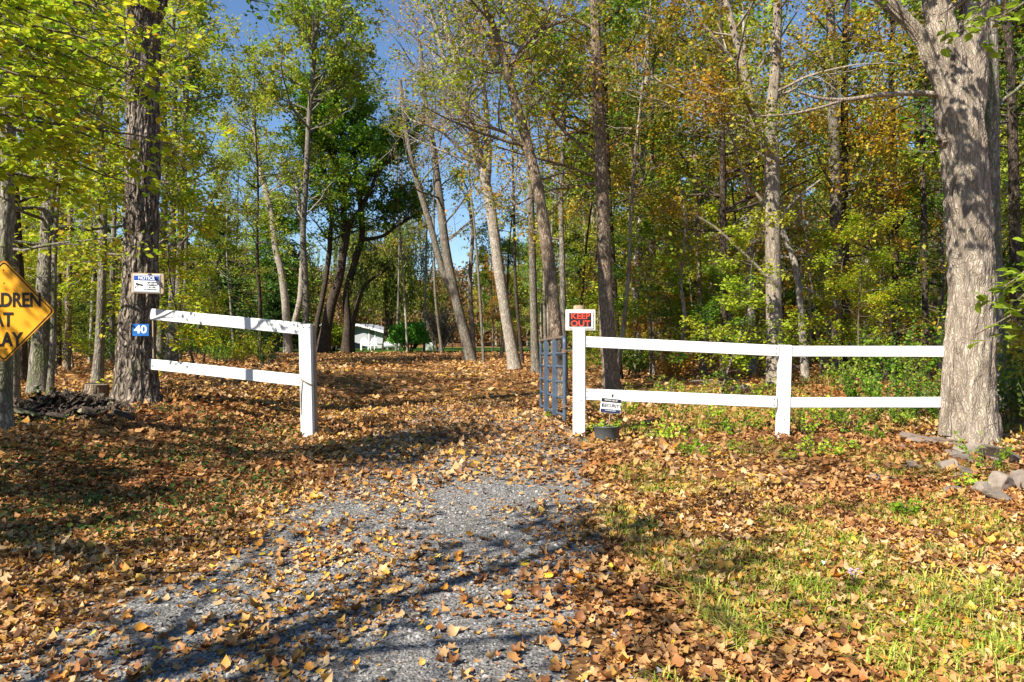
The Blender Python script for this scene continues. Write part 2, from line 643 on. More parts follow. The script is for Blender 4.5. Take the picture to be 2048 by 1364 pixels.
def leaves_on(b3, b2, n, size, g, tmpl=T_SMALL, spread=0.12, upb=0.9, thin_top=None, off=None):
    if n <= 0:
        return None
    B = len(b3)
    # leaves gather on some twigs and leave others bare
    w = g.uniform(0, 1, B) ** 1.5
    if thin_top is not None:
        yy = np.maximum(b3[:, 0, 1] + (off[1] if off is not None else 0), .5)
        over = (b3[:, 0, 2] - CAM_H) / yy * FPX > HOR + 130
        n = max(1, int(n * (1 - over.mean() * (1 - thin_top))))
        w = w * np.where(over, thin_top, 1.0)
    pick = g.choice(B, n, p=w / w.sum())
    t = g.uniform(0, 1, n)[:, None]
    a = b3[pick, 0] * (1 - t) + b3[pick, -1] * t
    d = unit(b3[pick, -1] - b3[pick, 0])
    pos = a + g.normal(size=(n, 3)) * spread
    nr = g.normal(size=(n, 3)) + np.array([0, 0, upb * 1.6])
    al = d + g.normal(size=(n, 3)) * 0.7 + np.array([0, 0, -0.25])
    sz = size * g.uniform(0.6, 1.3, n)
    return scatter(tmpl, pos, sz, nr, al)


def stem(path, rad, sides, relief=0.0, freq=(7, 1.1), per=5, seed=0, flare=0.0, zbase=0.0, lump=0.0):
    """a trunk: smooth curve through the points, root flare, furrowed bark in relief"""
    P = catmull(path, per)
    t = np.linspace(0, len(path) - 1, len(P))
    r = np.interp(t, np.arange(len(path)), rad)
    h = P[:, 2] - zbase
    V, F = tube(P, r, sides)
    n = len(P)
    V = V.reshape(n, sides, 3)
    C = P[:, None, :]
    D = V - C
    a = np.arange(sides) / sides * 2 * np.pi
    k = np.ones((n, sides))
    if flare > 0:
        lobes = 0.55 + 0.45 * np.cos(a * 5 + seed) * np.cos(a * 2 + seed * 2)
        k = k + flare * np.exp(-np.maximum(h, 0) / 0.28)[:, None] * lobes[None]
    A = np.broadcast_to(a[None], (n, sides))
    Z = np.broadcast_to(P[:, 2:3], (n, sides))
    if lump > 0:
        nz = vnoise(np.stack([np.cos(A).ravel() * 1.6 + seed, np.sin(A).ravel() * 1.6, Z.ravel() * 1.1], 1)).reshape(n, sides)
        k = k + lump * (nz - 0.5) * 2
    if relief > 0:
        q = np.stack([np.cos(A).ravel() * freq[0] + seed, np.sin(A).ravel() * freq[0], Z.ravel() * freq[1]], 1)
        w = vnoise(q * np.array([.5, .5, 1.3]) + 5.0) - 0.5
        q[:, 0] += w * 1.6
        q[:, 1] += w * 1.6
        f1 = np.abs(vnoise(q) * 2 - 1)
        f2 = np.abs(vnoise(q * 2.1 + 3.7) * 2 - 1)
        ridge = np.clip(f1 * 1.5, 0, 1) * 0.7 + np.clip(f2 * 1.5, 0, 1) * 0.3
        k = k + (relief / np.maximum(r, 0.02))[:, None] * (ridge.reshape(n, sides) - 0.6)
    V = (C + D * k[..., None]).reshape(-1, 3)
    return V, F, P, r


LEAFY = 1.5


def tree(name, label, Y, pts, bark, leaf=None, nleaf=4000, size=0.1, spec=None, limbs=(), H=15.0, cat='tree', group=None,
         sides=10, relief=0.0, flare=0.25, seed=None, depth_lean=None, big=False, freq=(7, 1.1), per=5, lump=0.05, spec2=None, upb=0.9, spread=0.12):
    """a tree whose stem runs through spots (x, y, width) of the photo, Y metres ahead"""
    seed = seed if seed is not None else int(abs(pts[0][0]) * 7 + Y * 13)
    g = np.random.default_rng(seed)
    lean = depth_lean if depth_lean is not None else g.normal(0, 0.04)
    def conv(ps, y0=None):
        out_p, out_r = [], []
        for (x, y, w) in ps:
            z = CAM_H - (y - HOR) / FPX * Y
            Yd = Y + lean * max(0, z)
            p = PX(x, y, Yd)
            out_p.append(p)
            out_r.append(w / 2 / FPX * Yd)
        return np.array(out_p), np.array(out_r)
    P, r = conv(pts)
    b = P[0].copy()
    zb = gz1(b[0], b[1])
    P[0, 2] = zb - 0.06
    if P[-1, 2] < H:                                   # on up past the top of the picture
        d = unit((P[-1] - P[-2])[None])[0]
        d = unit((d * 0.6 + np.array([0, 0, .4]))[None])[0]
        rest = (H - P[-1, 2]) / max(0.3, d[2])
        ks = np.linspace(0, 1, 5)[1:]
        ext = np.array([P[-1] + d * rest * k + g.normal(size=3) * 0.15 * k for k in ks])
        P = np.concatenate([P, ext])
        r = np.concatenate([r, r[-1] * np.array([.82, .62, .4, .12])])
    root = thing(name, label, cat, (b[0], b[1], zb), group)
    mb = MB()
    V, F, PP, rr = stem(P, r, sides, relief, freq, per, seed, flare, zb, lump)
    mb.add(V, F)
    stems = [(PP, rr)]
    for lb in limbs:
        lp, lr = conv(lb)
        if lp[-1, 2] < H * 0.8 and lb[-1][1] < 10:
            d = unit((lp[-1] - lp[-2])[None])[0]
            L = (H * 0.8 - lp[-1, 2]) / max(0.35, d[2])
            ext = np.array([lp[-1] + (d * k + np.array([0, 0, .15 * k])) * L for k in (.35, .7, 1.0)])
            lp = np.concatenate([lp, ext])
            lr = np.concatenate([lr, lr[-1] * np.array([.75, .5, .15])])
        thick = lr.max() > .09
        V, F, LP, lrr = stem(lp, lr, max(6, min(sides, 90 if thick else 12)), relief * (.7 if thick else .3), freq, min(per, 14 if thick else 6), seed + 3, 0.0, zb, lump)
        mb.add(V, F)
        stems.append((LP, lrr))
    lv = []
    for k, (sp, sr) in enumerate(stems):
        s = dict(spec or {})
        if k and spec2:
            s.update(spec2)
        if k:
            s['n'] = max(3, s.get('n', 26) // 2)
            s['z0'] = max(s.get('z0', 3), sp[0, 2] + 0.4)
        if s.get('n', 26) <= 0 or sp[-1, 2] < s.get('z0', 3) + .3:
            continue
        o_ = np.argsort(sp[:, 2])
        res, b3, b2 = branches(sp[o_], sr[o_], s, seed + 17 * k)
        for (bp, br, sd) in res:
            V, F = tubes(bp, br, sd)
            mb.add(V, F)
        if leaf:
            q = leaves_on(b3, b2, int(LEAFY * nleaf * (1.0 if k == 0 else 0.4)), size, g, T_BIG if big else T_SMALL, spread, upb, .22)
            if q:
                lv.append(q)
    obj('trunk', mb, bark, root, smooth=True)
    if lv:
        cb = MB()
        for V, F in lv:
            cb.add(V, F)
        obj('crown', cb, leaf, root, smooth=False)
    return root


# ------------------------------------------------------------------ the ground
def axis(a, b, dense0, dense1, d0, grow_):
    pts = list(np.arange(dense0, dense1, d0))
    s = d0
    while pts[-1] < b:
        s *= grow_
        pts.append(pts[-1] + s)
    s = d0
    while pts[0] > a:
        s *= grow_
        pts.insert(0, pts[0] - s)
    return np.array(pts)


def grid_sheet(xs, ys, dz=0.0):
    X, Y = np.meshgrid(xs, ys)
    Z = gz(X, Y) + dz
    V = np.stack([X.ravel(), Y.ravel(), Z.ravel()], 1)
    nx, ny = len(xs), len(ys)
    i = np.arange(nx * ny).reshape(ny, nx)
    F = np.stack([i[:-1, :-1], i[:-1, 1:], i[1:, 1:], i[1:, :-1]], -1).reshape(-1, 4)
    return V, F, X.ravel(), Y.ravel()


t = NT('forest_floor')
v = t.n("ShaderNodeTexVoronoi")
v.inputs["Scale"].default_value = 16.0
t.l(t.coord(), v.inputs["Vector"])
sep = t.n("ShaderNodeSeparateColor")
t.l(v.outputs["Color"], sep.inputs[0])
c = t.ramp(sep.outputs[0], [(0.0, (.05, .024, .010)), (.3, (.13, .06, .02)), (.6, (.24, .12, .04)), (.85, (.33, .19, .075)), (1.0, (.36, .17, .03))])
big = t.noise(0.5, 3, 0.6)
c = t.mix(t.ramp(big, [(.4, (0, 0, 0)), (.7, (.6, .6, .6))]), c, (.10, .055, .025))
M['forest_floor'] = t.out(c, 0.9, 0.15, normal=t.bump(v.outputs["Distance"], 0.7, 0.03))

xs = axis(-160, 160, -8, 10, 0.2, 1.1)
ys = axis(-40, 210, 2.0, 20, 0.2, 1.07)
V, F, _, _ = grid_sheet(xs, ys)
tag(obj('ground', (V, [F]), M['forest_floor'], smooth=True), kind='structure')


def drive_mid(y):
    y = np.asarray(y, float)
    return -0.85 - 0.0022 * np.maximum(0, y - 12) ** 2 * (y < 60)


def drive_half(y):
    return 1.45 + 0.12 * np.sin(np.asarray(y) * 0.9)


# the gravel drive, a sheet just above the ground with a ragged edge, thinning out under the leaves beyond the gate
def on_gravel(x, y):
    """1 on bare gravel, 0 off it"""
    e = (n2(x, y, 1.3, 5.0) - .5) * 0.7 + (n2(x, y, 4.0, 9.0) - .5) * 0.3
    a = 1 - sstep(1.05, 1.55, np.abs(np.asarray(x).ravel() - drive_mid(np.asarray(y).ravel()) - np.clip((4.2 - np.asarray(y).ravel()) * -0.25, -0.3, 0.3)) + e)
    thin = sstep(13.5, 7.5, np.asarray(y).ravel()) * 0.75 + 0.25
    return a * np.where(np.asarray(y).ravel() < 16, thin, thin * 0.3)


t = NT('gravel')
v = t.n("ShaderNodeTexVoronoi")
v.inputs["Scale"].default_value = 55.0
t.l(t.coord(), v.inputs["Vector"])
sep = t.n("ShaderNodeSeparateColor")
t.l(v.outputs["Color"], sep.inputs[0])
c = t.ramp(sep.outputs[0], [(0, (.065, .062, .058)), (.5, (.155, .15, .142)), (.9, (.25, .24, .225)), (1, (.33, .315, .29))])
c = t.mix(t.ramp(t.noise(1.2, 4, .6), [(.45, (0, 0, 0)), (.7, (.5, .5, .5))]), c, (.15, .135, .115))
M['gravel'] = t.out(c, 0.85, 0.25, normal=t.bump(v.outputs["Distance"], 0.9, 0.012))
ysd = np.arange(-6, 14.5, 0.16)
rows = []
us = np.linspace(-1, 1, 17)
for y in ysd:
    hw = drive_half(y)
    el = (n2([y], [0], 1.4, 2.0)[0] - .5) * .6
    er = (n2([y], [9], 1.4, 6.0)[0] - .5) * .6
    sh = np.clip((4.2 - y) * -0.25, -0.3, 0.3)
    x = drive_mid(y) + sh + us * hw + np.where(us < 0, el * -us, er * us)
    rows.append(np.stack([x, np.full_like(x, y)], 1))
R_ = np.array(rows)
Vd = np.concatenate([R_.reshape(-1, 2), (gz(R_[..., 0], R_[..., 1]) + 0.006 - 0.012 * (np.abs(us)[None] > .99)).reshape(-1, 1)], 1)
i = np.arange(len(ysd) * 17).reshape(len(ysd), 17)
Fd = np.stack([i[:-1, :-1], i[:-1, 1:], i[1:, 1:], i[1:, :-1]], -1).reshape(-1, 4)
tag(obj('gravel_drive', (Vd, [Fd]), M['gravel'], smooth=True), kind='structure')

# the lawn in front of the white house
t = NT('lawn')
c = t.ramp(t.noise(3.0, 5, .7), [(.3, (.035, .075, .012)), (.55, (.06, .12, .016)), (.8, (.16, .13, .04))])
M['lawn'] = t.out(c, .9, .1, normal=t.bump(t.noise(18, 3, .6), .8, .05))
V, F, X, Y = grid_sheet(np.linspace(-34, 6, 50), np.linspace(45.5, 90, 50), 0.02)
V[:, 1] += (n2(V[:, 0], V[:, 1], .5, 4) - .5) * 2.5 * (V[:, 1] < 46)
V[:, 2] = gz(V[:, 0], V[:, 1]) + .02
tag(obj('lawn', (V, [F]), M['lawn'], smooth=True), kind='structure')

# ------------------------------------------------------------------ leaf litter, gravel stones, grass
def leaf_outline(kind):
    if kind == 0:      # lobed
        rr = [.52, .36, .46, .34, .50, .40, .52, .36]
    elif kind == 1:    # oval
        rr = [.54, .37, .29, .40, .55, .38, .30]
    else:              # broad, toothed
        rr = [.5, .42, .44, .38, .53, .40, .46, .40]
    k = len(rr)
    a = np.arange(k) / k * 2 * np.pi + np.pi / 2
    o = np.stack([np.cos(a) * rr, np.sin(a) * rr + .5, np.zeros(k)], 1)
    V = np.concatenate([[[0, .5, 0]], o])
    F = np.array([[0, 1 + i, 1 + (i + 1) % k] for i in range(k)])
    return V, F


LOB, OVAL, BROAD = leaf_outline(0), leaf_outline(1), leaf_outline(2)
for tm in (LOB, OVAL, BROAD):
    tm[0][1:, 2] += np.array([.10, -.05, .08, .0, .12, -.04, .06, .02, .1, -.02])[:len(tm[0]) - 1]


def litter_spots(n, y0, y1, margin=1.4, keep_on_gravel=0.16, thin=0.0):
    u = rng.uniform(0, 1, n)
    y = np.sqrt(y0 ** 2 + u * (y1 ** 2 - y0 ** 2))
    x = rng.uniform(-1, 1, n) * 0.693 * y * margin
    gr = on_gravel(x, y)
    cl = n2(x, y, 1.1, 2.2) * .6 + n2(x, y, 3.1, 8.2) * .4
    p = 1 - gr * (1 - np.clip(keep_on_gravel + (cl - .5) * 1.5, 0.03, .8))
    k = rng.uniform(0, 1, n) < p
    return x[k], y[k]


def litter(n, y0, y1, tmpls, size, tilt, hmax, **kw):
    mb = MB()
    for tm in tmpls:
        x, y = litter_spots(n // len(tmpls), y0, y1, **kw)
        k = len(x)
        pos = np.stack([x, y, gz(x, y) + rng.uniform(.006, hmax, k)], 1)
        nr = np.concatenate([rng.normal(0, tilt, (k, 2)), np.ones((k, 1))], 1)
        V, F = scatter(tm, pos, size * np.clip(rng.gamma(5, 1 / 5, k), .35, 1.9), nr, curl=rng.normal(.45, .7, k))
        mb.add(V, F)
    return mb


KITE = (np.array([[0, 0, 0], [-.36, .38, .10], [-.2, .8, -.06], [.05, 1.0, .10], [.38, .5, .02]]), np.array([[0, 4, 1], [4, 2, 1], [4, 3, 2]]))
mb = litter(70000, 2.6, 7.0, (LOB, OVAL, BROAD, OVAL), .038, .30, .016, keep_on_gravel=.30)
tag(obj('fallen_leaves', mb, M['litter'], smooth=True), 'thick carpet of curled brown and tan leaves over the near ground', 'leaf litter', kind='stuff')
mb = litter(88000, 7.0, 15.0, (KITE,), .060, .45, .028, keep_on_gravel=.82)
tag(obj('fallen_leaves', mb, M['litter']), 'carpet of brown leaves around the white fence and gate', 'leaf litter', kind='stuff')
mb = litter(100000, 15.0, 47.0, (T_SMALL,), .105, .4, .04, keep_on_gravel=1.0)
tag(obj('fallen_leaves', mb, M['litter']), 'sheet of orange-brown leaves over the drive beyond the gate', 'leaf litter', kind='stuff')

# loose stones of the gravel
oct_v = np.array([[1, 0, 0], [-1, 0, 0], [0, 1, 0], [0, -1, 0], [0, 0, .7], [0, 0, -.7]], float)
oct_f = np.array([[0, 2, 4], [2, 1, 4], [1, 3, 4], [3, 0, 4]])
n = 26000
u = rng.uniform(0, 1, n)
y = 2.7 + 6.5 * u ** 1.3
x = drive_mid(y) + rng.normal(0, .75, n) + np.clip((4.2 - y) * -0.25, -0.3, 0.3)
k = (np.abs(x - drive_mid(y)) < 1.5)
x, y = x[k], y[k]
pos = np.stack([x, y, gz(x, y) + .007], 1)
V, F = scatter((oct_v, oct_f), pos, rng.gamma(1.6, .0034, len(x)) + .0025, np.concatenate([rng.normal(0, .35, (len(x), 2)), np.ones((len(x), 1))], 1))
t = NT('gravel_stone')
g_ = t.n("ShaderNodeNewGeometry")
c = t.ramp(g_.outputs["Random Per Island"], [(0, (.07, .067, .064)), (.5, (.16, .154, .146)), (.85, (.25, .24, .225)), (1, (.40, .38, .35))])
M['gravel_stone'] = t.out(c, .8, .3)
tag(obj('gravel', (V, [F]), M['gravel_stone'], smooth=False), 'loose grey gravel stones on the near drive', 'gravel', kind='stuff')


def blades(x, y, L, w, lean=.5):
    n = len(x)
    az = rng.uniform(0, 2 * np.pi, n)
    d = np.stack([np.cos(az), np.sin(az)], 1)
    z = gz(x, y)
    base = np.stack([x, y, z - .005], 1)
    s = np.stack([-d[:, 1], d[:, 0], np.zeros(n)], 1) * w[:, None]
    ln = (np.abs(rng.normal(0, lean, n)) + .12) * L
    dd = np.concatenate([d, np.zeros((n, 1))], 1)
    up = np.array([0, 0, 1.0])
    m = base + dd * (ln * .35)[:, None] + up * (L * .6)[:, None]
    tp = base + dd * ln[:, None] + up * (L * np.clip(1 - lean * .3, .4, 1))[:, None]
    V = np.stack([base - s, base + s, m - s * .7, m + s * .7, tp], 1).reshape(-1, 3)
    o_ = (np.arange(n) * 5)[:, None, None]
    F = (np.array([[0, 1, 3], [0, 3, 2], [2, 3, 4]])[None] + o_).reshape(-1, 3)
    return V, F


def grass_spots(n, x0, x1, y0, y1, thr, sc=1.4, seed=1.0):
    x, y = rng.uniform(x0, x1, n), rng.uniform(y0, y1, n)
    d = n2(x, y, sc, seed) * .65 + n2(x, y, sc * 3.2, seed + 4) * .35
    k = (d > thr) & (on_gravel(x, y) < .15)
    return x[k], y[k]


mb = MB()
for (nn, x0, x1, y0, y1, thr, LL) in ((30000, .5, 5.2, 2.8, 6.2, .50, .062), (16000, .9, 6.2, 6.2, 9.8, .55, .07), (6000, -6, -1.6, 4.0, 9.5, .6, .07), (12000, 1.5, 9, 9.8, 17, .52, .16)):
    x, y = grass_spots(nn, x0, x1, y0, y1, thr)
    # tufts: blades crowd together
    x = x + rng.normal(0, .012, len(x))
    V, F = blades(x, y, LL * rng.uniform(.4, 1.5, len(x)), rng.uniform(.0016, .0042, len(x)), 1.1)
    mb.add(V, F)
for (px, py, nb_, LL) in ((1730, 1010, 0, 0), (1840, 1090, 0, 0)):
    pass
tuft = [(1870, 1165, 90, .16), (1900, 1220, 70, .16), (1470, 1280, 70, .13), (1440, 1240, 110, .2), (1410, 1190, 60, .14), (1500, 1270, 80, .15), (2000, 1180, 90, .2), (1960, 1200, 70, .16), (1790, 1330, 80, .17),
        (1850, 1260, 70, .14), (2010, 1310, 80, .18), (1300, 1060, 45, .12), (1290, 985, 50, .12), (1560, 1020, 80, .11), (1690, 1080, 50, .1), (1860, 1100, 60, .12), (1930, 1110, 60, .13), (1620, 1180, 50, .12)]
for (px, py, nb_, LL) in tuft:
    Yt = CAM_H * FPX / (py - HOR)
    Xt = (px - MID) / FPX * Yt
    V, F = blades(Xt + rng.normal(0, .07, nb_), Yt + rng.normal(0, .06, nb_), LL * .68 * rng.uniform(.5, 1.3, nb_), rng.uniform(.0025, .006, nb_), 1.15)
    mb.add(V, F)
tag(obj('grass', mb, M['grass_blade']), 'thin yellow-green grass growing through the leaves on the verge', 'grass', kind='stuff')

x, y = rng.uniform(-32, 5, 16000), rng.uniform(45.5, 72, 16000)
V, F = blades(x, y, rng.uniform(.05, .13, len(x)), np.full(len(x), .012), .4)
tag(obj('grass', (V, [F]), M['lawn_blade']), 'short mown grass of the lawn before the white house', 'grass', kind='stuff')

# dark creeping plants in the shade left of the drive
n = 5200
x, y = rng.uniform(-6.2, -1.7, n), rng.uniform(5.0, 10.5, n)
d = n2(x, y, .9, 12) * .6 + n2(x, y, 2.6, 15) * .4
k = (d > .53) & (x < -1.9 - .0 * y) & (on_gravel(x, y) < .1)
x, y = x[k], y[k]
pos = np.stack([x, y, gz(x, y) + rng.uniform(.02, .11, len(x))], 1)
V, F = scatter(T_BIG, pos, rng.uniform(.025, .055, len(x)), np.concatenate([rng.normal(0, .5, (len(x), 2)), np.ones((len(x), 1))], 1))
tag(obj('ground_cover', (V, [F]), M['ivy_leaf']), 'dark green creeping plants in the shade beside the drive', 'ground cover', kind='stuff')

# ------------------------------------------------------------------ the big trees that frame the gate
# furrowed trunk on the left
T1_Y = 11.0
tree('tree', 'stout dark furrowed trunk carrying the notice board and blue number plate', T1_Y,
     [(274, 812, 82), (272, 760, 72), (272, 690, 70), (279, 600, 66), (283, 520, 63), (284, 420, 62), (287, 300, 62), (286, 150, 61), (287, 30, 62), (288, -120, 60), (292, -400, 54)],
     M['bark_furrowed'], M['leaf_green'], 5000, .11, dict(z0=5.6, n=22, len=3.6, el=25), H=17, sides=130, relief=.055, flare=.55, freq=(5.5, 2.6), per=24, lump=.04, depth_lean=0.0, seed=5,
     limbs=[[(292, 45, 34), (316, 20, 26), (335, -40, 22), (380, -160, 16)]])

# pale forked maple on the right
T2_Y = 9.6
t2 = tree('tree', 'massive pale forked tree trunk at the far end of the right white fence', T2_Y,
     [(1945, 893, 104), (1944, 840, 94), (1942, 760, 88), (1942, 660, 84), (1941, 540, 80), (1937, 420, 80), (1930, 320, 80), (1917, 230, 86), (1902, 150, 66), (1885, 70, 54), (1868, -20, 50), (1850, -150, 44)],
     M['bark_maple'], M['leaf_mixed'], 3000, .11, dict(z0=5.4, n=14, len=3.0, el=30), H=15, sides=150, relief=.040, flare=.2, freq=(6, 3.2), per=20, lump=.05, depth_lean=-0.01, seed=9,
     limbs=[[(1930, 250, 62), (1943, 150, 58), (1948, 60, 54), (1950, -40, 50), (1958, -200, 42)],
            [(1893, 190, 30), (1862, 125, 30), (1838, 70, 28), (1796, 24, 25), (1752, -12, 22), (1690, -60, 18)],
            [(1880, 190, 12), (1830, 186, 11), (1760, 190, 9), (1690, 199, 8), (1640, 196, 6), (1600, 185, 5)],
            [(1690, 199, 6), (1640, 215, 5), (1580, 228, 4), (1520, 232, 3)],
            [(1915, 268, 34), (1894, 276, 31), (1880, 281, 27), (1878, 282, 6)],
            [(1893, 870, 28), (1896, 780, 26), (1903, 640, 20), (1912, 520, 10)]])

# the pale trunk that carries the yellow sign
SIGN_Y = 8.2
tree('tree', 'pale mottled trunk on which the yellow diamond sign is nailed', SIGN_Y + .12,
     [(2, 868, 42), (4, 800, 36), (7, 725, 34), (8, 640, 30), (9, 520, 26), (14, 420, 24), (14, 280, 22), (5, 120, 19), (-5, 0, 16)],
     M['bark_mossy'], M['leaf_yellowgreen'], 1500, .09, dict(z0=3.4, n=12, len=1.8, el=15, flat=.7), H=9, sides=24, relief=.006, flare=.25, per=8, depth_lean=0, seed=21)

TY = 'tree'
# ---- left woods
tree(TY, 'mossy grey trunk standing close behind the yellow diamond sign', 12.7,
     [(80, 800, 44), (84, 700, 38), (90, 600, 35), (97, 480, 32), (104, 380, 30), (118, 260, 28), (132, 130, 28), (146, 0, 26)], M['bark_mossy'], M['leaf_yellowgreen'], 5000, .1,
     dict(z0=2.6, n=26, len=2.8, el=12, flat=.7), H=13, sides=24, relief=.008, per=7, seed=31, limbs=[[(112, 330, 16), (108, 240, 14), (106, 150, 12), (100, 40, 10)]])
tree(TY, 'thin grey stem pressed against the mossy trunk behind the yellow sign', 12.5,
     [(99, 790, 15), (103, 740, 13), (107, 660, 12), (108, 560, 11), (110, 460, 9), (118, 380, 7)], M['bark_mossy'], None, 0, .1, dict(n=5, z0=2.4, len=.8), H=5.5, sides=8, seed=33)
tree(TY, 'narrow trunk half hidden below the yellow sign beside its pale post tree', 10.6,
     [(28, 812, 24), (28, 730, 20), (27, 640, 18), (22, 500, 16), (20, 380, 15)], M['bark_mossy'], M['leaf_yellowgreen'], 1600, .09, dict(z0=2.6, n=12, len=1.8, el=12, flat=.7), H=8, sides=12, seed=35)
tree(TY, 'slim grey tree rising right behind the sawn stump', 14.6,
     [(194, 775, 24), (199, 700, 18), (203, 600, 17), (205, 500, 16), (206, 400, 15), (203, 300, 14), (198, 200, 13), (194, 60, 11)], M['bark_grey'], M['leaf_yellowgreen'], 4200, .1,
     dict(z0=2.3, n=26, len=2.2, el=10, flat=.75), H=10, sides=12, seed=37)
tree(TY, 'dark double-stemmed tree behind the upper end of the sloping white rail', 26.0,
     [(343, 706, 26), (345, 640, 20), (346, 560, 14), (346, 440, 12), (348, 300, 11), (350, 150, 10)], M['bark_grey'], M['leaf_olive'], 5000, .13, dict(z0=4.2, n=24, len=3.4, el=25), H=14, sides=10, seed=39,
     limbs=[[(350, 690, 14), (356, 600, 14), (361, 480, 13), (363, 340, 12), (372, 200, 10), (380, 60, 8)]])
tree(TY, 'thin dark trunk nearer the yellow sign, first of the slender pair behind it', 22.0, [(118, 715, 10), (119, 620, 9), (120, 500, 9), (122, 350, 8), (122, 200, 7)], M['bark_dark'], M['leaf_yellowgreen'], 3500, .12, dict(z0=2.6, n=20, len=2.4, el=12, flat=.7), H=11, sides=8, seed=41)
tree(TY, 'thin brown trunk between the slender dark one and the stump tree', 20.0, [(134, 718, 14), (137, 640, 12), (139, 520, 11), (141, 400, 10), (148, 260, 9)], M['bark_tan'], M['leaf_yellowgreen'], 3500, .12, dict(z0=2.4, n=20, len=2.4, el=12, flat=.7), H=11, sides=8, seed=43)
tree(TY, 'slender grey trunk in the deep shade beyond the stump, just left of the furrowed tree', 27.0, [(222, 712, 13), (224, 600, 11), (228, 450, 10), (232, 300, 10), (235, 120, 9)], M['bark_grey'], M['leaf_yellowgreen'], 4000, .13, dict(z0=3, n=22, len=2.8, el=14, flat=.6), H=14, sides=8, seed=44)
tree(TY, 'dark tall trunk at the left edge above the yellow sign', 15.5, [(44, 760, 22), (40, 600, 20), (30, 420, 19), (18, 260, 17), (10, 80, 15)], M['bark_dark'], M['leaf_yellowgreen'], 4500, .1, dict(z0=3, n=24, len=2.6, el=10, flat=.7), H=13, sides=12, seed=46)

# ---- trees along the drive and in front of the lawn
tree(TY, 'pale V-forked tree behind the lower end of the left white rail', 43.0,
     [(577, 703, 20), (573, 650, 15), (570, 600, 15), (562, 540, 14), (552, 500, 13), (545, 440, 13), (536, 400, 12), (520, 330, 10)], M['bark_pale'], M['leaf_olive'], 4200, .17, dict(z0=7, n=22, len=4.5, el=30), H=16, sides=10, seed=51,
     limbs=[[(580, 670, 11), (590, 640, 12), (600, 600, 12), (604, 540, 11), (606, 480, 10), (600, 420, 9), (590, 350, 8)]])
tree(TY, 'thin dark trunk nearest the sloping rail in the dark clump by the white house', 46.0,
     [(627, 702, 15), (634, 647, 11), (643, 606, 10), (652, 555, 10), (659, 503, 10), (660, 472, 9), (664, 420, 8), (650, 340, 7)], M['bark_dark'], M['leaf_green'], 5500, .2, dict(z0=6, n=26, len=4.5, el=35), H=14, sides=10, seed=53)
tree(TY, 'thick dark leaning trunk with a pale sunlit foot in the clump by the white house', 45.0,
     [(645, 706, 34), (652, 660, 22), (663, 606, 20), (679, 555, 17), (687, 503, 15), (691, 478, 14), (688, 440, 13), (686, 390, 11), (672, 330, 9), (650, 260, 7)], M['bark_dark'], M['leaf_green'], 6000, .2, dict(z0=6.5, n=26, len=4.5, el=35), H=15, sides=12, seed=55,
     limbs=[[(690, 482, 10), (703, 445, 9), (732, 400, 8), (752, 350, 6), (770, 290, 5)]])
tree(TY, 'dark upright trunk nearest the white house wall, its crown spreading over the lawn', 47.0,
     [(692, 697, 22), (695, 647, 16), (692, 596, 14), (701, 555, 14), (716, 503, 13), (724, 472, 12), (722, 420, 11), (715, 360, 10), (708, 300, 9), (705, 240, 7)], M['bark_dark'], M['leaf_green'], 7000, .2, dict(z0=7.5, n=30, len=5.0, el=35), H=16, sides=12, seed=57,
     limbs=[[(722, 480, 8), (763, 473, 7), (790, 455, 6), (830, 430, 4)], [(720, 400, 8), (740, 350, 7), (780, 320, 6), (850, 280, 5)], [(710, 320, 8), (670, 250, 6), (640, 190, 5)]])
tree(TY, 'slender dark stem bending right in front of the white house', 46.5,
     [(704, 697, 11), (706, 657, 8), (713, 616, 8), (728, 575, 7), (748, 556, 5), (768, 543, 4)], M['bark_dark'], M['leaf_dark'], 500, .18, dict(z0=3.2, n=10, len=1.6), H=5.2, sides=8, seed=58)
tree(TY, 'sturdy brown trunk leaning towards the drive just right of the juniper', 33.0,
     [(942, 726, 26), (935, 690, 22), (922, 640, 20), (908, 580, 19), (897, 530, 18), (888, 470, 17), (880, 400, 15), (872, 340, 14), (866, 290, 12), (850, 200, 10), (842, 110, 8)], M['bark_grey'], M['leaf_olive'], 700, .12, dict(z0=5, n=20, len=3.6, el=30, twig=1.8), H=15, sides=12, seed=61, depth_lean=0,
     limbs=[[(912, 600, 13), (885, 540, 13), (862, 455, 12), (842, 390, 11), (825, 330, 10), (812, 260, 9), (800, 160, 7)]])
tree(TY, 'thin grey trunk standing tight behind the leaning brown trunk', 35.0,
     [(948, 718, 10), (944, 640, 9), (940, 560, 8), (945, 470, 7), (940, 420, 6)], M['bark_grey'], M['leaf_olive'], 900, .13, dict(z0=4, n=12, len=2), H=9, sides=8, seed=62)
tree(TY, 'pale multi-stemmed tree with bare white limbs on the right edge of the drive', 26.5,
     [(1030, 740, 28), (1020, 680, 23), (1010, 620, 22), (998, 540, 22), (990, 480, 22), (982, 420, 21), (972, 370, 20), (958, 310, 18), (945, 260, 16), (925, 190, 15), (905, 110, 13), (885, 10, 11)], M['bark_pale'], M['leaf_mixed'], 1100, .12, dict(z0=5.5, n=26, len=3.6, el=35, twig=1.8), H=16, sides=14, seed=63, depth_lean=0,
     limbs=[[(975, 375, 12), (978, 300, 12), (972, 220, 11), (962, 130, 10), (952, 40, 9)], [(940, 250, 10), (905, 160, 9), (880, 90, 8), (860, 10, 7)], [(930, 210, 9), (936, 120, 8), (930, 30, 7)],
            [(965, 340, 6), (920, 300, 5), (880, 262, 5), (820, 240, 4)]])
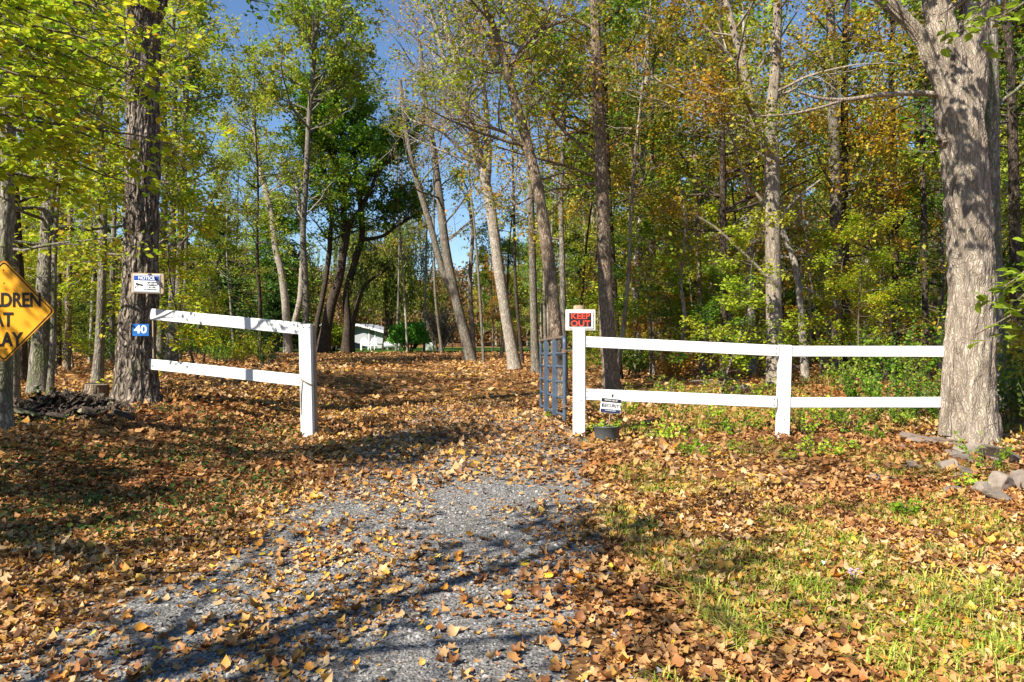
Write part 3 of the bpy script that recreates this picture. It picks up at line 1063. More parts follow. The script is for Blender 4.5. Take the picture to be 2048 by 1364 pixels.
tree(TY, 'slim straight trunk between the bare white tree and the gate', 24.5,
     [(1072, 748, 20), (1069, 680, 16), (1066, 560, 15), (1063, 450, 14), (1060, 370, 13), (1055, 250, 11), (1050, 120, 9)], M['bark_grey'], M['leaf_mixed'], 2400, .12, dict(z0=4.6, n=22, len=2.8, el=30), H=14, sides=10, seed=65)
tree(TY, 'long trunk leaning left over the drive from behind the open gate', 16.0,
     [(1122, 792, 34), (1116, 720, 27), (1110, 640, 25), (1103, 570, 25), (1093, 490, 25), (1083, 420, 23), (1070, 350, 22), (1055, 290, 20), (1040, 235, 19), (1022, 175, 17), (1005, 110, 16), (985, 50, 14), (960, -20, 12)], M['bark_tan'], M['leaf_yellowgreen'], 1500, .1, dict(z0=4.6, n=24, len=2.8, el=25), H=12, sides=20, relief=.006, per=7, seed=67, depth_lean=0,
     limbs=[[(1060, 310, 9), (1020, 270, 7), (960, 250, 5), (900, 235, 4)], [(1015, 150, 10), (1040, 100, 9), (1085, 60, 8), (1130, 40, 6)], [(1010, 120, 8), (975, 130, 6), (930, 100, 5)]])
tree(TY, 'thin grey trunk right behind the leaning one at the gate', 21.0,
     [(1130, 745, 14), (1127, 640, 12), (1124, 500, 11), (1122, 380, 10), (1128, 250, 9), (1125, 120, 8)], M['bark_grey'], M['leaf_mixed'], 3000, .11, dict(z0=4, n=22, len=2.4, el=25), H=12, sides=8, seed=68)
tree(TY, 'shaggy straight trunk rising behind the black yard sign and white fence', 17.6,
     [(1223, 780, 40), (1219, 730, 32), (1213, 640, 30), (1210, 560, 29), (1207, 470, 27), (1204, 380, 26), (1200, 280, 23), (1195, 170, 22), (1191, 60, 20), (1188, -60, 18)], M['bark_tan'], M['leaf_mixed'], 2400, .1, dict(z0=4.8, n=26, len=3.0, el=20), H=15, sides=40, relief=.016, freq=(5, .9), per=12, seed=69, depth_lean=0,
     limbs=[[(1203, 330, 8), (1160, 290, 7), (1110, 240, 6), (1060, 140, 5)], [(1192, 60, 9), (1150, 40, 8), (1090, 20, 6), (1030, 0, 5)]])
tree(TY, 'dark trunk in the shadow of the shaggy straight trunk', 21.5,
     [(1235, 745, 22), (1229, 650, 19), (1224, 540, 17), (1216, 400, 15), (1211, 250, 13), (1208, 100, 11)], M['bark_dark'], M['leaf_green'], 5000, .12, dict(z0=4.5, n=24, len=3.0, el=25), H=15, sides=12, seed=71)

# ---- right woods
tree(TY, 'thin nearly black tree between the shaggy trunk and the middle fence post', 19.5,
     [(1450, 760, 17), (1449, 680, 14), (1447, 560, 13), (1446, 440, 13), (1445, 300, 12), (1443, 150, 10), (1441, 20, 9)], M['bark_dark'], M['leaf_mixed'], 3800, .11, dict(z0=3.6, n=26, len=3.0, el=15, flat=.5), H=13, sides=10, seed=73)
tree(TY, 'tall tan trunk directly behind the middle white fence post', 16.2,
     [(1552, 795, 38), (1549, 720, 33), (1548, 640, 31), (1547, 560, 30), (1545, 470, 29), (1544, 380, 29), (1543, 290, 29), (1540, 240, 24), (1548, 170, 20), (1553, 80, 18), (1556, -20, 16)], M['bark_maple'], M['leaf_mixed'], 3400, .1, dict(z0=5.0, n=24, len=3.0, el=20), H=14, sides=40, relief=.008, per=10, seed=75, depth_lean=0,
     limbs=[[(1541, 310, 21), (1521, 270, 20), (1503, 215, 18), (1488, 140, 16), (1470, 70, 14), (1452, 0, 12)], [(1545, 430, 7), (1500, 370, 6), (1480, 330, 6), (1455, 250, 5)], [(1540, 560, 8), (1480, 500, 6), (1430, 455, 5), (1390, 430, 4)],
            [(1556, 440, 6), (1590, 400, 5), (1640, 360, 4)], [(1490, 150, 8), (1440, 90, 7), (1400, 40, 6), (1360, -10, 5)]])
tree(TY, 'gnarled pale stem twisting beside the tan trunk at the middle fence post', 18.5,
     [(1612, 762, 18), (1606, 680, 15), (1600, 600, 14), (1590, 530, 12), (1572, 480, 10), (1560, 440, 8)], M['bark_pale'], M['leaf_orange'], 400, .1, dict(z0=2.2, n=18, len=1.8, el=5, twig=1.6, jit=.3), H=5, sides=10, seed=77, lump=.2)
tree(TY, 'pale straight trunk with a black twin, seen over the right white rail', 20.5,
     [(1668, 745, 28), (1669, 640, 25), (1672, 520, 24), (1671, 400, 23), (1668, 280, 21), (1664, 150, 19), (1660, 0, 16)], M['bark_grey'], M['leaf_mixed'], 3200, .12, dict(z0=3.6, n=26, len=3.0, el=12, flat=.5), H=15, sides=14, seed=79)
tree(TY, 'black straight twin just right of the pale trunk over the right rail', 21.0,
     [(1690, 742, 20), (1690, 600, 17), (1689, 450, 16), (1688, 300, 15), (1690, 120, 13), (1694, 0, 11)], M['bark_dark'], M['leaf_mixed'], 3600, .12, dict(z0=4, n=24, len=3.0, el=15), H=15, sides=10, seed=81)
tree(TY, 'grey mottled trunk hugging the back of the massive pale forked tree', 12.5,
     [(2000, 800, 32), (1996, 700, 28), (1990, 560, 27), (1986, 420, 26), (1984, 280, 26), (1983, 140, 25), (1982, 0, 23)], M['bark_mossy'], M['leaf_green'], 3600, .1, dict(z0=3.5, n=22, len=2.4, el=15), H=12, sides=16, seed=83)
tree(TY, 'thin pale birch-like stem in the woods between the black twin and the forked tree', 24.0,
     [(1728, 735, 11), (1732, 600, 10), (1738, 420, 10), (1743, 320, 9), (1750, 210, 8)], M['bark_pale'], M['leaf_orange'], 1700, .12, dict(z0=3, n=22, len=2.4, el=12, flat=.6), H=11, sides=8, seed=85)
tree(TY, 'peeling pale trunk just left of the tan trunk at the middle post', 24.0,
     [(1503, 740, 20), (1502, 640, 17), (1500, 540, 16), (1498, 430, 14), (1496, 300, 12), (1492, 180, 10)], M['bark_pale'], M['leaf_olive'], 3000, .12, dict(z0=4.2, n=24, len=2.6, el=12, flat=.5), H=13, sides=10, seed=87)
tree(TY, 'short-visible reddish trunk over the top rail midway along the right fence', 23.0,
     [(1407, 742, 15), (1404, 680, 12), (1400, 600, 11), (1397, 480, 10), (1392, 340, 9)], M['bark_tan'], M['leaf_mixed'], 3600, .12, dict(z0=3.6, n=24, len=2.6, el=12, flat=.5), H=12, sides=8, seed=89)
tree(TY, 'pale grey trunk with flaking bark just right of the shaggy trunk', 25.0,
     [(1276, 735, 18), (1273, 640, 15), (1270, 560, 15), (1280, 460, 13), (1284, 360, 12), (1290, 220, 10)], M['bark_pale'], M['leaf_green'], 4600, .13, dict(z0=3.6, n=24, len=3, el=20), H=14, sides=10, seed=91)
tree(TY, 'slender straight trunk among green leaves, second right of the shaggy trunk', 24.0,
     [(1305, 735, 12), (1304, 600, 11), (1306, 480, 10), (1304, 350, 9), (1306, 200, 8)], M['bark_grey'], M['leaf_lime'], 4600, .12, dict(z0=3, n=26, len=2.8, el=18), H=13, sides=8, seed=93)
tree(TY, 'thin crooked grey sapling stem, third right of the shaggy trunk', 20.0,
     [(1366, 750, 9), (1364, 690, 8), (1370, 640, 8), (1362, 560, 7), (1370, 470, 6), (1366, 400, 5)], M['bark_pale'], M['leaf_mixed'], 1400, .1, dict(z0=2, n=16, len=1.6, el=10, flat=.6), H=6, sides=8, seed=95)
tree(TY, 'dim trunk between the pale birch-like stem and the forked tree', 22.0,
     [(1793, 740, 17), (1792, 600, 15), (1790, 450, 14), (1786, 300, 13), (1783, 120, 11)], M['bark_dark'], M['leaf_mixed'], 3000, .12, dict(z0=3, n=26, len=3, el=12, flat=.5), H=14, sides=8, seed=97)
tree(TY, 'dim slender trunk nearest the left flank of the forked tree', 19.0,
     [(1853, 755, 14), (1850, 600, 12), (1848, 450, 11), (1845, 300, 10), (1850, 150, 9)], M['bark_dark'], M['leaf_mixed'], 4200, .11, dict(z0=2.6, n=26, len=2.6, el=12, flat=.5), H=12, sides=8, seed=99)
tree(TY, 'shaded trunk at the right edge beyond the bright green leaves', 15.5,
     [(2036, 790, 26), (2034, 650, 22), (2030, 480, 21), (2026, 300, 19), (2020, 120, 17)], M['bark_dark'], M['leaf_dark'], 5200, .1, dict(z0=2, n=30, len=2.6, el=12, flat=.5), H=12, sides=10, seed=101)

# tall yellow-green tree above the lawn, upper middle of the sky
tree(TY, 'tall tree with a bright yellow-green top above the white house', 40.0,
     [(610, 708, 15), (612, 600, 13), (606, 480, 12), (612, 360, 11), (618, 240, 10), (628, 120, 9), (638, 0, 7)], M['bark_grey'], M['leaf_lime'], 9000, .2, dict(z0=12.0, n=44, len=5.6, el=32), H=21, sides=8, seed=103, upb=.4)

# ------------------------------------------------------------------ willow, spruce, juniper, bare shrub by the house
def willow(label, c, h, spreadr, nfr, seed):
    g = np.random.default_rng(seed)
    x0, y0 = c
    z0 = gz1(x0, y0)
    root = thing('willow_tree', label, 'tree', (x0, y0, z0))
    mb = MB()
    P = np.array([[x0, y0, z0 - .1], [x0 + .2, y0, z0 + h * .25], [x0 - .1, y0, z0 + h * .5], [x0, y0, z0 + h * .8]])
    V, F, PP, rr = stem(P, [.42, .34, .26, .1], 12, .02, (5, 1), 6, seed, .3, z0)
    mb.add(V, F)
    nb = 26
    zz = z0 + h * g.uniform(.35, .8, nb)
    P0 = np.stack([np.interp(zz, PP[:, 2], PP[:, k]) for k in range(3)], 1)
    az = g.uniform(0, 2 * np.pi, nb)
    D = np.stack([np.cos(az), np.sin(az), g.uniform(.3, 1.0, nb)], 1)
    L = spreadr * g.uniform(.6, 1.1, nb)
    b1 = grow(P0, D, L, 8, -.10, .08, g)
    V, F = tubes(b1, np.linspace(.09, .02, 8)[None].repeat(nb, 0), 5)
    mb.add(V, F)
    bi = g.integers(0, nb, nfr)
    t = g.uniform(.25, 1, nfr) * 7
    i = np.minimum(t.astype(int), 6)
    f = (t - i)[:, None]
    s0 = b1[bi, i] * (1 - f) + b1[bi, i + 1] * f + g.normal(size=(nfr, 3)) * .35
    Lf = np.minimum(g.uniform(1.2, 5.0, nfr), s0[:, 2] - z0 - 1.0)
    Lf = np.maximum(Lf, .4)
    d = g.normal(size=(nfr, 3)) * .35 + np.array([0, 0, -.6])
    fr = grow(s0, d, Lf, 5, -.9, .05, g)
    V, F = tubes(fr, np.full((nfr, 5), .008), 3)
    mb.add(V, F)
    obj('trunk', mb, M['bark_dark'], root, True)
    per = 20
    tt = g.uniform(0, 1, (nfr, per)) * 4
    ii = np.minimum(tt.astype(int), 3)
    ff = (tt - ii)[..., None]
    b = np.arange(nfr)[:, None]
    pos = (fr[b, ii] * (1 - ff) + fr[b, ii + 1] * ff).reshape(-1, 3) + g.normal(size=(nfr * per, 3)) * .05
    al = g.normal(size=pos.shape) * .35 + np.array([0, 0, -1.0])
    tm = (T_SMALL[0] * np.array([.55, 1, 1]), T_SMALL[1])
    V, F = scatter(tm, pos, g.uniform(.18, .32, len(pos)), g.normal(size=pos.shape), al)
    obj('crown', (V, [F]), M['leaf_olive'], root)


willow('broad weeping willow with hanging fronds behind the white house', (-11.2, 66.0), 14.0, 6.5, 1500, 3)
willow('smaller pale weeping willow behind the V-forked tree', (-18.0, 62.0), 10.0, 3.2, 420, 4)


def conifer(label, x0, y0, h, r, seed, mat='needle', bare=.08):
    g = np.random.default_rng(seed)
    z0 = gz1(x0, y0)
    root = thing('spruce_tree', label, 'tree', (x0, y0, z0))
    mb = MB()
    P = np.array([[x0, y0, z0 - .1], [x0, y0, z0 + h * .5], [x0 + .1, y0, z0 + h]])
    V, F, PP, rr = stem(P, [h * .018, h * .011, .01], 8, 0, per=6)
    mb.add(V, F)
    nb = int(h * 16)
    u = g.uniform(bare, .98, nb)
    P0 = np.stack([np.full(nb, x0), np.full(nb, y0), z0 + h * u], 1)
    az = g.uniform(0, 2 * np.pi, nb)
    D = np.stack([np.cos(az), np.sin(az), g.normal(-.05, .15, nb)], 1)
    L = r * (1 - u) ** .8 * g.uniform(.7, 1.15, nb) + .2
    b1 = grow(P0, D, L, 5, -.04, .06, g)
    V, F = tubes(b1, np.linspace(.03, .008, 5)[None].repeat(nb, 0), 3)
    mb.add(V, F)
    obj('trunk', mb, M['bark_dark'], root, True)
    per = 60
    t = g.uniform(.1, 1, (nb, per)) * 4
    i = np.minimum(t.astype(int), 3)
    f = (t - i)[..., None]
    b = np.arange(nb)[:, None]
    tan = unit(b1[:, -1] - b1[:, 0])[:, None, :].repeat(per, 1)
    pos = (b1[b, i] * (1 - f) + b1[b, i + 1] * f)
    side = np.cross(tan, [0, 0, 1.0])
    off = g.normal(size=(nb, per, 1)) * .28 * L[:, None, None] * .6
    pos = pos + side * off + np.array([0, 0, -1]) * np.abs(off) * .35 + g.normal(size=pos.shape) * .06
    al = tan + side * np.sign(off) * .8 + g.normal(size=pos.shape) * .3 + np.array([0, 0, -.25])
    tm = (T_SMALL[0] * np.array([.6, 1, 1]), T_SMALL[1])
    N = nb * per
    V, F = scatter(tm, pos.reshape(-1, 3), g.uniform(.16, .34, N), g.normal(size=(N, 3)) + np.array([0, 0, 1.2]), al.reshape(-1, 3))
    obj('crown', (V, [F]), M[mat], root)


conifer('dark green spruce behind the sloping white rail, the one nearer the double-stemmed tree', -19.2, 48.0, 9.5, 4.2, 5)
conifer('tall lighter green spruce left of the V-forked tree', -16.6, 52.0, 11.5, 4.4, 6, 'leaf_green')
conifer('low dark spruce beside the lower end of the sloping white rail', -14.9, 47.0, 5.0, 2.4, 8)


def sprays(label, name, x0, y0, rx, rz, zb, n, mat, size, seed, cat='shrub', up=1.0, nst=9, bark='bark_dark', per=9, tall=1.0):
    """a dense rounded shrub: stems, and upright sprays over a lumpy dome"""
    g = np.random.default_rng(seed)
    z0 = gz1(x0, y0)
    root = thing(name, label, cat, (x0, y0, z0))
    mb = MB()
    az = g.uniform(0, 2 * np.pi, nst)
    P0 = np.stack([x0 + .12 * np.cos(az), y0 + .12 * np.sin(az), np.full(nst, z0 - .05)], 1)
    D = np.stack([np.cos(az) * .55, np.sin(az) * .55, np.ones(nst)], 1)
    b = grow(P0, D, np.full(nst, (zb + rz) * 1.0), 6, .08, .12, g)
    V, F = tubes(b, np.linspace(.045, .012, 6)[None].repeat(nst, 0) * tall, 5)
    mb.add(V, F)
    obj('stem', mb, M[bark], root, True)
    d = unit(g.normal(size=(n, 3)))
    d[:, 2] = np.abs(d[:, 2]) * 1.0 - .25
    d = unit(d)
    k = .62 + .38 * g.uniform(0, 1, n) ** .5
    k = k * (1 + .75 * (vnoise(d * 2.6 + seed) - .5) + .35 * (vnoise(d * 6 + seed) - .5))
    c = np.array([x0, y0, z0 + zb]) + d * k[:, None] * np.array([rx, rx, rz])
    pos = c[:, None, :] + g.normal(size=(n, per, 3)) * size * .6
    al = d[:, None, :] * .8 + np.array([0, 0, up]) + g.normal(size=(n, per, 3)) * .5
    N = n * per
    V, F = scatter(T_SMALL, pos.reshape(-1, 3), size * g.uniform(.5, 1.3, N), g.normal(size=(N, 3)), al.reshape(-1, 3))
    obj('foliage', (V, [F]), M[mat], root)
    return root


sprays('dense rounded bright green juniper on the lawn beside the white house', 'juniper_shrub', -7.0, 50.5, 1.22, 1.0, .95, 900, 'juniper', .15, 1, per=10)
sprays('leafy yellow-green bush between the two dark trunks by the white house', 'leafy_bush', -13.0, 54.0, 1.05, 1.2, .8, 420, 'leaf_lime', .17, 2, up=.2)
sprays('low yellow-green bush under the sloping white rail at the lawn edge', 'leafy_bush', -18.6, 46.5, 1.2, .9, .5, 380, 'leaf_olive', .17, 12, up=.2)
sprays('small yellow-green bush under the hanging willow right of the white house roof', 'leafy_bush', -9.6, 72.0, 2.6, 2.0, 4.2, 330, 'leaf_lime', .22, 13, up=.2, tall=1.6)
# bare pale shrub
g = np.random.default_rng(77)
x0, y0 = -5.3, 54.0
root = thing('bare_shrub', 'pale twiggy shrub, nearly leafless, right of the juniper', 'shrub', (x0, y0, gz1(x0, y0)))
mb = MB()
az = g.uniform(0, 2 * np.pi, 16)
P0 = np.stack([x0 + .2 * np.cos(az), y0 + .2 * np.sin(az), np.full(16, gz1(x0, y0) - .05)], 1)
b1 = grow(P0, np.stack([np.cos(az) * .35, np.sin(az) * .35, np.ones(16)], 1), g.uniform(2.0, 3.0, 16), 8, .05, .12, g)
r1 = np.linspace(.05, .012, 8)[None].repeat(16, 0)
V, F = tubes(b1, r1, 5); mb.add(V, F)
p, d, r = kids(b1, r1, 16, .2, 1, .6, g)
b2 = grow(p, d, g.uniform(.5, 1.1, len(p)), 5, .08, .18, g)
V, F = tubes(b2, np.full((len(p), 5), .010), 3); mb.add(V, F)
p, d, r = kids(b2, np.full((len(p), 5), .01), 5, .2, 1, .6, g)
b3 = grow(p, d, g.uniform(.25, .6, len(p)), 3, .05, .2, g)
V, F = tubes(b3, np.full((len(p), 3), .008), 3); mb.add(V, F)
obj('stem', mb, M['bark_pale'], root, True)
V, F = leaves_on(b3, b2, 1500, .12, g)
obj('foliage', (V, [F]), M['leaf_brown'], root)

# ------------------------------------------------------------------ woods: repeats that share their meshes
def proto(seed, H, spec, nleaf, size, lean=.5, r0=.13, sides=7, upb=.9, spread=.14, wig=.25):
    g = np.random.default_rng(seed)
    k = 6
    P = np.stack([np.cumsum(g.normal(0, wig, k)) * .5 + np.linspace(0, lean, k), np.cumsum(g.normal(0, wig, k)) * .5, np.linspace(-.15, H, k)], 1)
    P[0, :2] = 0
    V, F, PP, rr = stem(P, np.linspace(1, .12, k) * r0, sides, 0, per=4, seed=seed, flare=.25, lump=.06)
    mb = MB().add(V, F)
    res, b3, b2 = branches(PP, rr, spec, seed)
    for (bp, br, sd) in res:
        V, F = tubes(bp, br, 4 if sd == 5 else 3)
        mb.add(V, F)
    V, F = mb.arrays()
    tm = mesh_np('trunk', V, F, [M['bark_grey']], True)
    V, F = leaves_on(b3, b2, nleaf, size, g, T_SMALL, spread, upb)
    cm = mesh_np('crown', V, [F], [M['leaf_green']], False)
    return tm, cm


mids = [proto(200 + k, H, dict(z0=z0, n=nb, len=ln, el=el, k2=6, k3=3, flat=.4), nl, .15, lean=le, upb=.55, r0=r0)
        for k, (H, z0, nb, ln, el, nl, le, r0) in enumerate([(17, 3.5, 34, 3.6, 20, 10500, .6, .16), (15, 2.5, 34, 3.2, 18, 10000, -.8, .13), (19, 5, 34, 3.8, 28, 11000, .3, .18), (13, 2.2, 32, 3.0, 12, 9500, -.4, .11), (16, 4.0, 34, 3.4, 25, 5000, 1.0, .14)])]
saps = [proto(300 + k, H, dict(z0=z0, n=nb, len=ln, el=el, k2=6, k3=3, flat=.75, up=.0), nl, .095, lean=le, r0=r0, sides=6, upb=1.3, spread=.07)
        for k, (H, z0, nb, ln, el, nl, le, r0) in enumerate([(6.0, .9, 26, 1.7, 12, 5200, .3, .045), (4.2, .5, 22, 1.5, 8, 4200, -.3, .032), (7.5, 1.2, 30, 2.0, 15, 6400, .5, .055), (5.0, .8, 22, 1.9, 5, 4200, .6, .04)])]


def plant(protos, k, x, y, s, rot, bark, leaf, name, label, cat, group):
    z = gz1(x, y)
    r = thing(name, label, cat, (x, y, z), group)
    r.rotation_euler = (0, 0, rot)
    r.scale = (s, s, s * random.uniform(.92, 1.1))
    shared('trunk', protos[k][0], r, None, M[bark])
    shared('crown', protos[k][1], r, None, M[leaf])
    return r


COLOUR = {'leaf_green': 'green', 'leaf_mixed': 'green and rust', 'leaf_brown': 'brown', 'leaf_orange': 'orange', 'leaf_dark': 'dark green', 'leaf_olive': 'olive', 'leaf_yellowgreen': 'yellow-green', 'leaf_lime': 'lime green', 'weed_leaf': 'bright green', 'leaf_big': 'fresh green'}
BARK = {'bark_grey': 'grey', 'bark_dark': 'dark', 'bark_pale': 'pale', 'bark_tan': 'tan', 'bark_mossy': 'mossy', 'twig_bark': 'thin'}
MARKS = [(-400, 'beyond the left edge of the picture'), (30, 'behind the yellow diamond sign'), (85, 'behind the mossy trunk'), (200, 'behind the sawn stump'), (285, 'behind the furrowed tree'), (345, 'near the double-stemmed tree'), (430, 'over the upper sloping rail'),
         (520, 'over the lower sloping rail'), (900, 'beyond the leaning brown trunk'), (985, 'right of the leaning brown trunk'), (1025, 'behind the bare white tree'), (1070, 'behind the open gate'), (1158, 'behind the gate post'), (1222, 'behind the shaggy trunk'), (1300, 'near the slender straight trunk'), (1400, 'over the middle of the first rail'), (1450, 'near the thin black tree'),
         (1550, 'behind the middle fence post'), (1610, 'near the gnarled pale stem'), (1680, 'near the black twin trunk'), (1735, 'near the birch-like stem'), (1800, 'over the second rail'), (1870, 'beside the forked tree'), (1945, 'hidden behind the forked tree'), (2030, 'beyond the forked tree'), (2200, 'beyond the frame edge')]
DIST = [(19, 'close'), (26, 'near'), (34, 'farther'), (44, 'distant'), (999, 'farthest')]
used_labels = {}


def where(x, y):
    px = MID + x / y * FPX
    return min(MARKS, key=lambda m: abs(m[0] - px))[1]


def tell(what, x, y):
    d = next(w for lim, w in DIST if y < lim)
    lab = f"{d} {what} {where(x, y)}"
    n_ = used_labels.get(lab, 0)
    used_labels[lab] = n_ + 1
    return lab if n_ == 0 else f"{('another', 'third', 'fourth', 'fifth', 'sixth')[min(n_ - 1, 4)]} {lab}"


def clear_of_view(x, y):
    """keeps woods off the drive, the lawn and the open sky above them"""
    px = MID + x / y * FPX
    if y < 95 and 560 < px < 1010: return False
    if y < 20 and abs(x - float(drive_mid(y))) < 3.5: return False
    for h in (6, 9, 12, 15):                       # nor where they would shade the sunlit lawn or much of the drive
        sx, sy = x + SUN_TX * h * 1.07, y + SUN_TY * h * 1.07
        if -17 < sx < -4 and 46 < sy < 66: return False
        if abs(sx + 1) < 3.5 and 13 < sy < 42 and rn.random() < .6: return False
    return True


rn = random.Random(5)
placed = []


def spot(px0, px1, y0, y1, gap):
    for _ in range(200):
        y = math.sqrt(rn.uniform(y0 ** 2, y1 ** 2))
        px = rn.uniform(px0, px1)
        x = (px - MID) / FPX * y
        if clear_of_view(x, y) and all((x - a) ** 2 + (y - b) ** 2 > gap ** 2 for a, b in placed):
            placed.append((x, y))
            return x, y
    return None


# right woods
kinds_r = [('bark_grey', 'leaf_green'), ('bark_dark', 'leaf_mixed'), ('bark_pale', 'leaf_lime'), ('bark_grey', 'leaf_olive'), ('bark_dark', 'leaf_green'), ('bark_tan', 'leaf_orange'), ('bark_dark', 'leaf_yellowgreen'), ('bark_pale', 'leaf_green'), ('bark_pale', 'leaf_mixed')]
for k in range(42):
    s = spot(1150, 2200, 25, 60, 2.4)
    if s is None: continue
    px = MID + s[0] / s[1] * FPX
    b_, l_ = kinds_r[rn.randrange(len(kinds_r))]
    if px < 1420 and rn.random() < .6: l_ = rn.choice(['leaf_green', 'leaf_olive', 'leaf_green'])
    plant(mids, rn.randrange(5), *s, rn.uniform(.85, 1.15), rn.uniform(0, 6.28), b_, l_, 'forest_tree', tell(f'{COLOUR[l_]}-leaved tree with {BARK[b_]} trunk', *s), 'tree', 'tall trees deep in the woods behind the right fence')
for k in range(44):
    s = spot(1130, 2200, 14.5, 38, 1.5)
    if s is None: continue
    l_ = rn.choice(['leaf_orange', 'leaf_mixed', 'leaf_green', 'leaf_green', 'leaf_olive', 'leaf_yellowgreen', 'leaf_lime'])
    plant(saps, rn.randrange(4), *s, rn.uniform(.6, 1.0), rn.uniform(0, 6.28), 'twig_bark', l_, 'forest_sapling', tell(f'{COLOUR[l_]}-leaved young tree', *s), 'sapling', 'saplings under the woods behind the right fence')
poles = [proto(500 + k, H, dict(z0=z0, n=nb, len=ln, el=el, k2=4, k3=3, flat=.5), nl, .12, lean=le, r0=r0, wig=.3) for k, (H, z0, nb, ln, el, nl, le, r0) in enumerate([(15, 4.0, 16, 2.0, 25, 900, .8, .075), (12, 2.5, 14, 1.8, 15, 800, -1.1, .06), (17, 5, 16, 2.2, 30, 900, .2, .095), (9, 2.0, 12, 1.6, 10, 500, 1.4, .05)])]
for k in range(44):
    s = spot(1060, 1960, 15, 46, .9)
    if s is None: continue
    b_, l_ = rn.choice(['bark_pale', 'bark_pale', 'bark_grey', 'bark_maple', 'bark_dark']), rn.choice(['leaf_mixed', 'leaf_yellowgreen', 'leaf_orange', 'leaf_olive'])
    BARK.setdefault('bark_maple', 'beige')
    plant(poles, rn.randrange(4), *s, rn.uniform(.75, 1.1), rn.uniform(0, 6.28), b_, l_, 'slender_tree', tell(f'slender {BARK[b_]} pole-like tree', *s), 'tree', 'slender pole-like trees in the woods behind the right fence')
for k in range(12):
    s = spot(-40, 540, 15, 44, 1.0)
    if s is None: continue
    b_ = rn.choice(['bark_pale', 'bark_grey', 'bark_dark'])
    plant(poles, rn.randrange(4), *s, rn.uniform(.75, 1.1), rn.uniform(0, 6.28), b_, 'leaf_yellowgreen', 'slender_tree', tell(f'slender {BARK[b_]} pole-like tree', *s), 'tree', 'slender pole-like trees in the woods left of the drive')
def hemlock_proto(seed, h, r):
    g = np.random.default_rng(seed)
    mb = MB()
    V, F, PP, rr = stem(np.array([[0, 0, -.1], [0, 0, h * .5], [.1, 0, h]]), [h * .016, h * .01, .01], 7, 0, per=5)
    mb.add(V, F)
    nb = int(h * 11)
    u = g.uniform(.1, .98, nb)
    P0 = np.stack([np.zeros(nb), np.zeros(nb), h * u], 1)
    az = g.uniform(0, 2 * np.pi, nb)
    L = r * (1 - u) ** .7 * g.uniform(.6, 1.2, nb) + .2
    b1 = grow(P0, np.stack([np.cos(az), np.sin(az), g.normal(0, .18, nb)], 1), L, 5, -.05, .08, g)
    V, F = tubes(b1, np.linspace(.03, .008, 5)[None].repeat(nb, 0), 3)
    mb.add(V, F)
    V, F = mb.arrays()
    tm = mesh_np('trunk', V, F, [M['bark_dark']], True)
    per = 70
    t = g.uniform(.1, 1, (nb, per)) * 4
    i = np.minimum(t.astype(int), 3)
    f = (t - i)[..., None]
    b = np.arange(nb)[:, None]
    tan = unit(b1[:, -1] - b1[:, 0])[:, None, :].repeat(per, 1)
    side = np.cross(tan, [0, 0, 1.0])
    off = g.normal(size=(nb, per, 1)) * .17 * L[:, None, None]
    pos = b1[b, i] * (1 - f) + b1[b, i + 1] * f + side * off - np.array([0, 0, 1]) * np.abs(off) * .4 + g.normal(size=(nb, per, 3)) * .06
    al = tan + side * np.sign(off) + g.normal(size=pos.shape) * .3 + np.array([0, 0, -.3])
    N = nb * per
    V, F = scatter((T_SMALL[0] * np.array([.6, 1, 1]), T_SMALL[1]), pos.reshape(-1, 3), g.uniform(.15, .32, N), g.normal(size=(N, 3)) + np.array([0, 0, 1.0]), al.reshape(-1, 3))
    return tm, mesh_np('crown', V, [F], [M['needle']], False)


hemlocks = [hemlock_proto(600, 14.0, 3.6), hemlock_proto(601, 11.0, 3.0)]
COLOUR['needle'] = 'dark needled'
for k in range(26):
    s = spot(1150, 2100, 34, 60, 2.6)
    if s is None: continue
    plant(hemlocks, k % 2, *s, rn.uniform(.8, 1.15), rn.uniform(0, 6.28), 'bark_dark', rn.choice(['needle', 'needle', 'leaf_dark']), 'hemlock_tree', tell('dark green hemlock', *s), 'tree', 'dark hemlocks deep in the woods behind the right fence')
for k in range(8):
    s = spot(0, 540, 40, 62, 2.6)
    if s is None: continue
    plant(hemlocks, k % 2, *s, rn.uniform(.7, 1.0), rn.uniform(0, 6.28), 'bark_dark', 'needle', 'hemlock_tree', tell('dark green hemlock', *s), 'tree', 'dark hemlocks in the woods left of the drive')
for (px, y, q, sc, b_) in [(968, 31, 0, .9, 'bark_grey'), (1003, 36, 1, 1.0, 'bark_dark'), (1046, 30, 2, .85, 'bark_dark'), (1092, 27, 0, .9, 'bark_grey'), (885, 43, 2, 1.0, 'bark_grey'), (815, 47, 0, 1.05, 'bark_pale'), (848, 52, 2, 1.0, 'bark_pale'), (792, 54, 2, 1.1, 'bark_grey'), (1142, 26, 1, 1.0, 'bark_dark')]:
    s = ((px - MID) / FPX * y, float(y))
    plant(poles, q, *s, sc, px * .9, b_, 'leaf_mixed', 'slender_tree', tell(f'slender {BARK[b_]} nearly bare tree', *s), 'tree', 'slender bare trees beyond the end of the drive')
